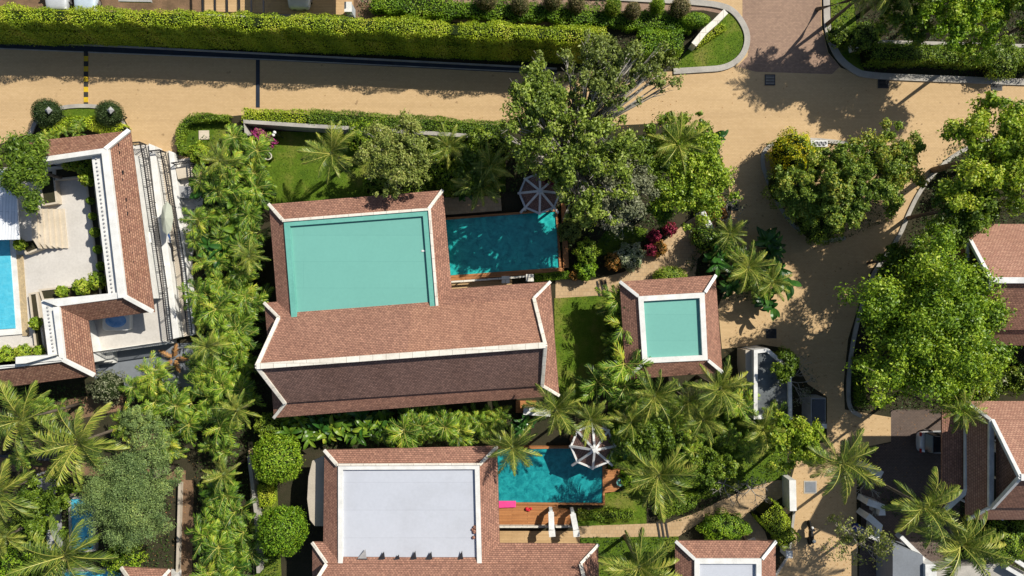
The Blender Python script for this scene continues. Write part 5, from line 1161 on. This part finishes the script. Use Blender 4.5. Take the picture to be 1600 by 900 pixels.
tree('broadleaf_tree','huge dense round crowned tree in front of the right hand villas','tree',1452,510,130,6.8,L['round'],70000,.21,260,21,ry=130,hz=4.2,clump=.15,trunk_r=.35,twigs=20)
tree('broadleaf_tree','bright round tree at the top right corner','tree',1512,18,76,6.5,L['topiary'],20000,.2,110,12,clump=.17)
tree('fine_leaved_tree','blue green feathery tree in the lower left garden','tree',205,765,92,6.0,L['casu'],60000,.12,170,13,ry=94,clump=.15,aspect=.35,limbs=20)
tree('broadleaf_tree','yellow green tree above the lane palm','tree',1236,692,54,5.0,L['bright'],14000,.2,70,14,ry=44,clump=.2,var_shift=.12)
tree('drooping_tree','dark drooping tree beside the white canopy','tree',38,262,50,5.6,L['mango'],9500,.3,60,15,ry=58,aspect=.3,clump=.25)
tree('broadleaf_tree','tall tree cut by the top edge left of the bright round tree','tree',1440,-52,62,8.0,L['mango'],9000,.22,60,31,clump=.2)
tree('broadleaf_tree','tall tree cut by the right edge above the shaded hedge','tree',1622,28,62,8.0,L['mango'],9000,.22,60,32,clump=.2)
tree('broadleaf_tree','tree beyond the top edge right of the bright round tree','tree',1575,-66,66,8.0,L['mango'],9000,.22,60,33,clump=.2)
tree('broadleaf_tree','shaded tree behind the white wall at the top right','tree',1425,22,50,5.5,L['mango'],9500,.2,60,16,ry=44,clump=.2)
tree('broadleaf_tree','dark tree left of the pink tiled villa','tree',1508,325,58,7.0,L['mango'],12000,.22,70,17,clump=.2,ry=52)
tree('broadleaf_tree','leafy tree between the big round tree and the lane bend','tree',1400,408,36,4.0,L['mango'],5000,.22,50,23,clump=.2)
tree('broadleaf_tree','dark thicket tree in the garden right of the lower gazebo','tree',1010,680,46,4.5,L['mango'],8500,.2,55,24,ry=40,clump=.2)
tree('broadleaf_tree','dark thicket tree above the frangipani','tree',1110,730,46,4.0,L['mango'],8500,.2,55,25,ry=34,clump=.2,var_shift=-.15)
tree('broadleaf_tree','dark low tree above the upper pool deck','tree',745,265,42,4.2,L['mango'],7500,.2,50,26,ry=36,clump=.2,var_shift=-.2)
tree('broadleaf_tree','small leafy tree right of the gatehouse','tree',1225,575,26,3.4,L['mango'],4000,.18,34,27,clump=.22)
tree('broadleaf_tree','leafy tree in the lower left garden beside the yellow palm','tree',75,790,44,4.2,L['mango'],7500,.2,50,28,ry=54,clump=.2)
tree('broadleaf_tree','small blue green tree top above the feathery tree','tree',215,655,34,4.0,L['casu'],9000,.12,50,29,ry=24,clump=.2,aspect=.35)
baretree('frangipani','bare white branched frangipani left of the lane gate',1140,765,34,2.6,1,group=None); baretree('frangipani','small bare frangipani beside the path end',1183,772,26,2.4,2)
baretree('bare_tree','grey twiggy bare tree at the bottom beside the utility yard',1368,862,46,6.5,3,leaves=L['olive'],n_=1500,depth=5); baretree('bare_tree','grey twiggy shrub tree at the right of the gatehouse',1248,600,34,3.2,4,leaves=L['grey'],n_=260,depth=5)
baretree('bare_tree','thin bare tree over the stepped white walls',1372,765,26,3.0,5,depth=4); baretree('bare_tree','silvery bare branched tree below the great tree crown',985,330,36,5.5,6,leaves=L['grey'],n_=350,depth=5)
baretree('bare_tree','pale twiggy shrub at the foot of the big round tree',1560,598,24,3.0,7,leaves=L['whiteflower'],n_=300); baretree('bare_tree','grey twigs reaching over the path corner near the leaning wall',1150,335,30,2.6,8,leaves=L['grey'],n_=300)

# ================================================================== coconut palms
for i, (x, y, r, z, lab, kw) in enumerate([
    (518,240,48,5.0,'coconut palm on the lawn behind the pale garden wall',{}), (36,655,60,6.5,'coconut palm at the left edge below the terraced building',{}), (126,690,66,6.8,'coconut palm with long yellow fronds above the blue green tree',{}),
    (106,868,64,6.5,'coconut palm over the blue pool in the bottom left',{}), (0,770,52,6.0,'coconut palm cut by the left edge above the bottom corner',{}), (8,838,34,5.0,'half hidden palm at the left edge near the bottom',{}),
    (868,640,44,6.0,'left palm of the pair above the lower gazebo',{}), (922,655,38,6.0,'right palm of the pair above the lower gazebo',{}), (1028,742,58,5.5,'coconut palm right of the lower pool platform',{}),
    (998,885,62,6.0,'coconut palm at the bottom edge between the grey roofed villa and the pavilion',{}), (1124,606,44,6.0,'coconut palm just below the small teal pavilion',{}), (1312,722,54,7.5,'coconut palm leaning over the shaded lane',{'lean':(1.2,.4)}),
    (1442,790,58,9.5,'coconut palm beside the dark car park',{}), (1500,850,60,8.5,'coconut palm over the grey terrace in the bottom right',{}), (1500,640,36,7.5,'palm at the corner of the right hand brown tiled villa',{}),
    (1022,618,40,5.0,'palm in the group below the pavilion, left of the coconut one',{}), (800,698,42,5.0,'palm at the top left of the lower pool',{}), (1060,225,46,6.5,'feathery palm at the road bend beside the great tree',{}),
    (1392,-26,50,7.0,'tall palm at the top edge right of the entry drive',{'lean':(2,-1)}), (1352,-12,36,6.0,'second palm top inside the curved entry kerb',{}), (750,290,38,4.0,'shaded palm above the upper pool deck',{}),
    (702,230,34,4.5,'small palm with yellow leaf at the garden wall',{}), (1190,668,34,4.5,'palm beside the yellow green tree',{}), (1168,418,40,4.2,'bright yellow leaved palm right of the small teal pavilion',{}), (1140,365,28,3.6,'small dark palm below the leaning white wall',{}), (1205,440,32,4.0,'drooping palm over the lane right of the pavilion',{}), (985,660,34,4.5,'palm just right of the lower gazebo',{}), (1075,625,34,4.6,'palm below the left corner of the small pavilion',{}), (1098,655,38,4.8,'palm in the middle of the lower garden thicket',{})]):
    coco(x, y, r, z, lab, 500+i, **kw)
# the tall palm whose shadow falls on the drive stands just beyond the top edge
# ================================================================== areca clumps
rd = random.Random(12)
def row(pts, where, s0=1.0, grp='areca palm clumps'):
    for k, (x, y) in enumerate(pts): areca(x+rd.uniform(-3,3), y+rd.uniform(-3,3), '%s areca palm from the top in %s' % (ORD[k], where), rd.randrange(9999), s0*rd.choice((.78,.95,1.0,1.1,1.22))*rd.uniform(.94, 1.06), grp)
row([(368,222),(362,262),(352,300),(345,335),(350,372),(343,408),(352,445),(343,482),(350,520),(343,556),(350,592),(344,628),(350,664)], 'the middle file left of the big villa')
row([(396,238),(396,276),(394,314),(390,350),(392,388),(386,424),(386,460),(380,500),(376,540),(376,576),(378,612)], 'the right file against the big villa')
row([(325,282),(318,345),(316,378),(318,415),(318,460),(322,500),(318,548),(318,590)], 'the left file beside the stepped terraces', .85)
row([(345,700),(322,775),(358,785),(330,815),(368,825),(338,852),(375,862),(330,890),(365,900)], 'the thicket left of the topiary trees')
row([(964,478),(972,508),(958,540),(974,566),(960,592)], 'the file beside the teal pavilion', 1.15)
row([(245,582),(215,612),(262,612),(238,646),(205,660)], 'the group below the stepped terraces', .9)
row([(990,640),(1050,655),(1150,635),(1075,690),(1130,680),(1170,700),(1205,640),(960,700)], 'the thicket below the teal pavilion', .85)
row([(1165,415),(1180,440),(1130,375)], 'the clump right of the teal pavilion', .8)
row([(1495,372),(1445,385),(1490,300)], 'the planting beside the pink villa', .75)
row([(285,622),(292,660),(262,690)], 'the dark corner above the feathery tree', .8)
row([(30,720),(75,640),(20,610)], 'the shady garden at left', .8)
# broad leaved plants
rd = random.Random(31)
for k, x in enumerate(range(446, 660, 17)):
    banana(x+rd.uniform(-3,3), (658 if k % 2 else 674)+rd.uniform(-4,4), '%s heliconia clump from the left below the tiled eave of the big villa' % ORD[k], 700+k, rd.uniform(.85,1.1), 1 if k % 4 == 3 else 0, group='heliconias below the big villa')
row([(655,655),(676,668),(698,655),(716,668),(738,654),(758,666),(780,652),(640,676)], 'the strip under the big villa', 1.0)
for k, (x, y, s_, lab) in enumerate([(1120,400,1.1,'dark broad leaved clump left of the yellow leaved palm'),(1205,385,1.1,'banana clump at the road side of the mixed clump, upper'),(1218,430,1.2,'banana clump at the road side of the mixed clump, middle'),(1200,470,1.,'banana clump reaching over the lane, lowest'),(1140,440,1.,'dark broad leaved clump just above the pavilion corner'),
        (1115,215,.9,'upright dark banana at the road bend'),(720,300,.8,'dark leafy plant at the left of the upper pool deck'),(980,700,.9,'leafy plant right of the lower gazebo'),(820,665,.8,'leafy plant below the big villa corner'),(1520,265,1.,'broad leaved plant under the upper right tree')]):
    banana(x, y, lab, 800+k, s_, 1, 'banana_clump', 'plant')
for k, (x, y, lab) in enumerate([(100,205,'spiky dark green clump in the left island mound'),(78,214,'lime green spiky clump at the foot of the left island'),(128,200,'dark strap leaved clump in the middle of the left island mound')]): areca(x, y, lab, 900+k, .45, None, 1.6, 'strap_leaved_plant')

# fuller planting in the front garden and the palm belt
for k, (x, y, r, z, m_, lab) in enumerate([(570,215,26,2.6,'bright','leafy bush between the lawn palm and the olive tree'),(668,262,26,2.8,'bright','bright bush right of the olive tree'),(640,292,26,2.2,'mango','dark bush at the roof edge below the olive tree'),
        (590,290,24,2.0,'hedge_mid','low bush below the olive tree'),(735,248,28,2.4,'bright','leafy bush between the small palm and the great tree'),(775,232,24,2.4,'mango','dark bush under the left lobe of the great tree'),(700,282,22,2.2,'bright','bush at the corner above the upper pool deck'),
        (415,300,14,1.8,'bright','bright bush on the lawn edge beside the palm belt'),(312,240,16,1.6,'bright','low leafy bush below the curved hedge'),(420,664,20,2.6,'mango','dark bush at the lower left corner of the big villa')]):
    shrub('garden_bush', lab, 'shrub', x, y, r, z, L[m_], 1900, .16, 1300+k, round_=False)
for k, (x, y, s_) in enumerate([(330,300,1.2),(372,318,1.3),(362,352,1.15),(335,395,1.2),(368,432,1.3),(400,300,1.1),(330,475,1.1),(362,505,1.3),(355,575,1.2),(335,610,1.1),(345,760,1.1),(318,845,1.2),(352,885,1.2)]):
    banana(x, y, '%s broad leaved clump from the top among the palms of the belt' % ORD[k], 1400+k, s_, k % 3 == 0, 'broad_leaved_plant', 'plant', 'broad leaved plants in the palm belt', 1.9)
for k, (x, y, r, z, lab) in enumerate([(345,250,30,4.6,'small feather palm near the top of the palm belt'),(390,400,28,4.8,'small feather palm halfway down the palm belt by the big villa'),(325,540,30,4.6,'small feather palm in the lower palm belt beside the terraces'),(372,640,32,4.8,'small feather palm at the bottom of the palm belt'),(350,740,30,4.5,'small feather palm above the thicket by the topiary trees')]):
    coco(x, y, r, z, lab, 1500+k, nf=15, name='feather_palm', group='small feather palms')
for k, (x, y, r, z, lab) in enumerate([(650,252,30,4.4,'small palm half hidden behind the olive tree'),(765,262,34,4.6,'leafy palm under the great tree left of the upper gazebo')]):
    coco(x, y, r, z, lab, 1600+k, nf=15)

tree('broadleaf_tree','leafy crown filling the left half of the road island','tree',1258,300,50,4.6,L['isle'],11000,.19,70,41,ry=52,clump=.17)
shrub('garden_bush','dark bush between the pink and the brown tiled villas','shrub',1585,590,26,2.6,L['mango'],2000,.16,1350,round_=False)
shrub('garden_bush','bushy ground shrub below the huge round tree beside the villa wall','shrub',1540,600,26,2.2,L['mango'],2000,.16,1351,round_=False)
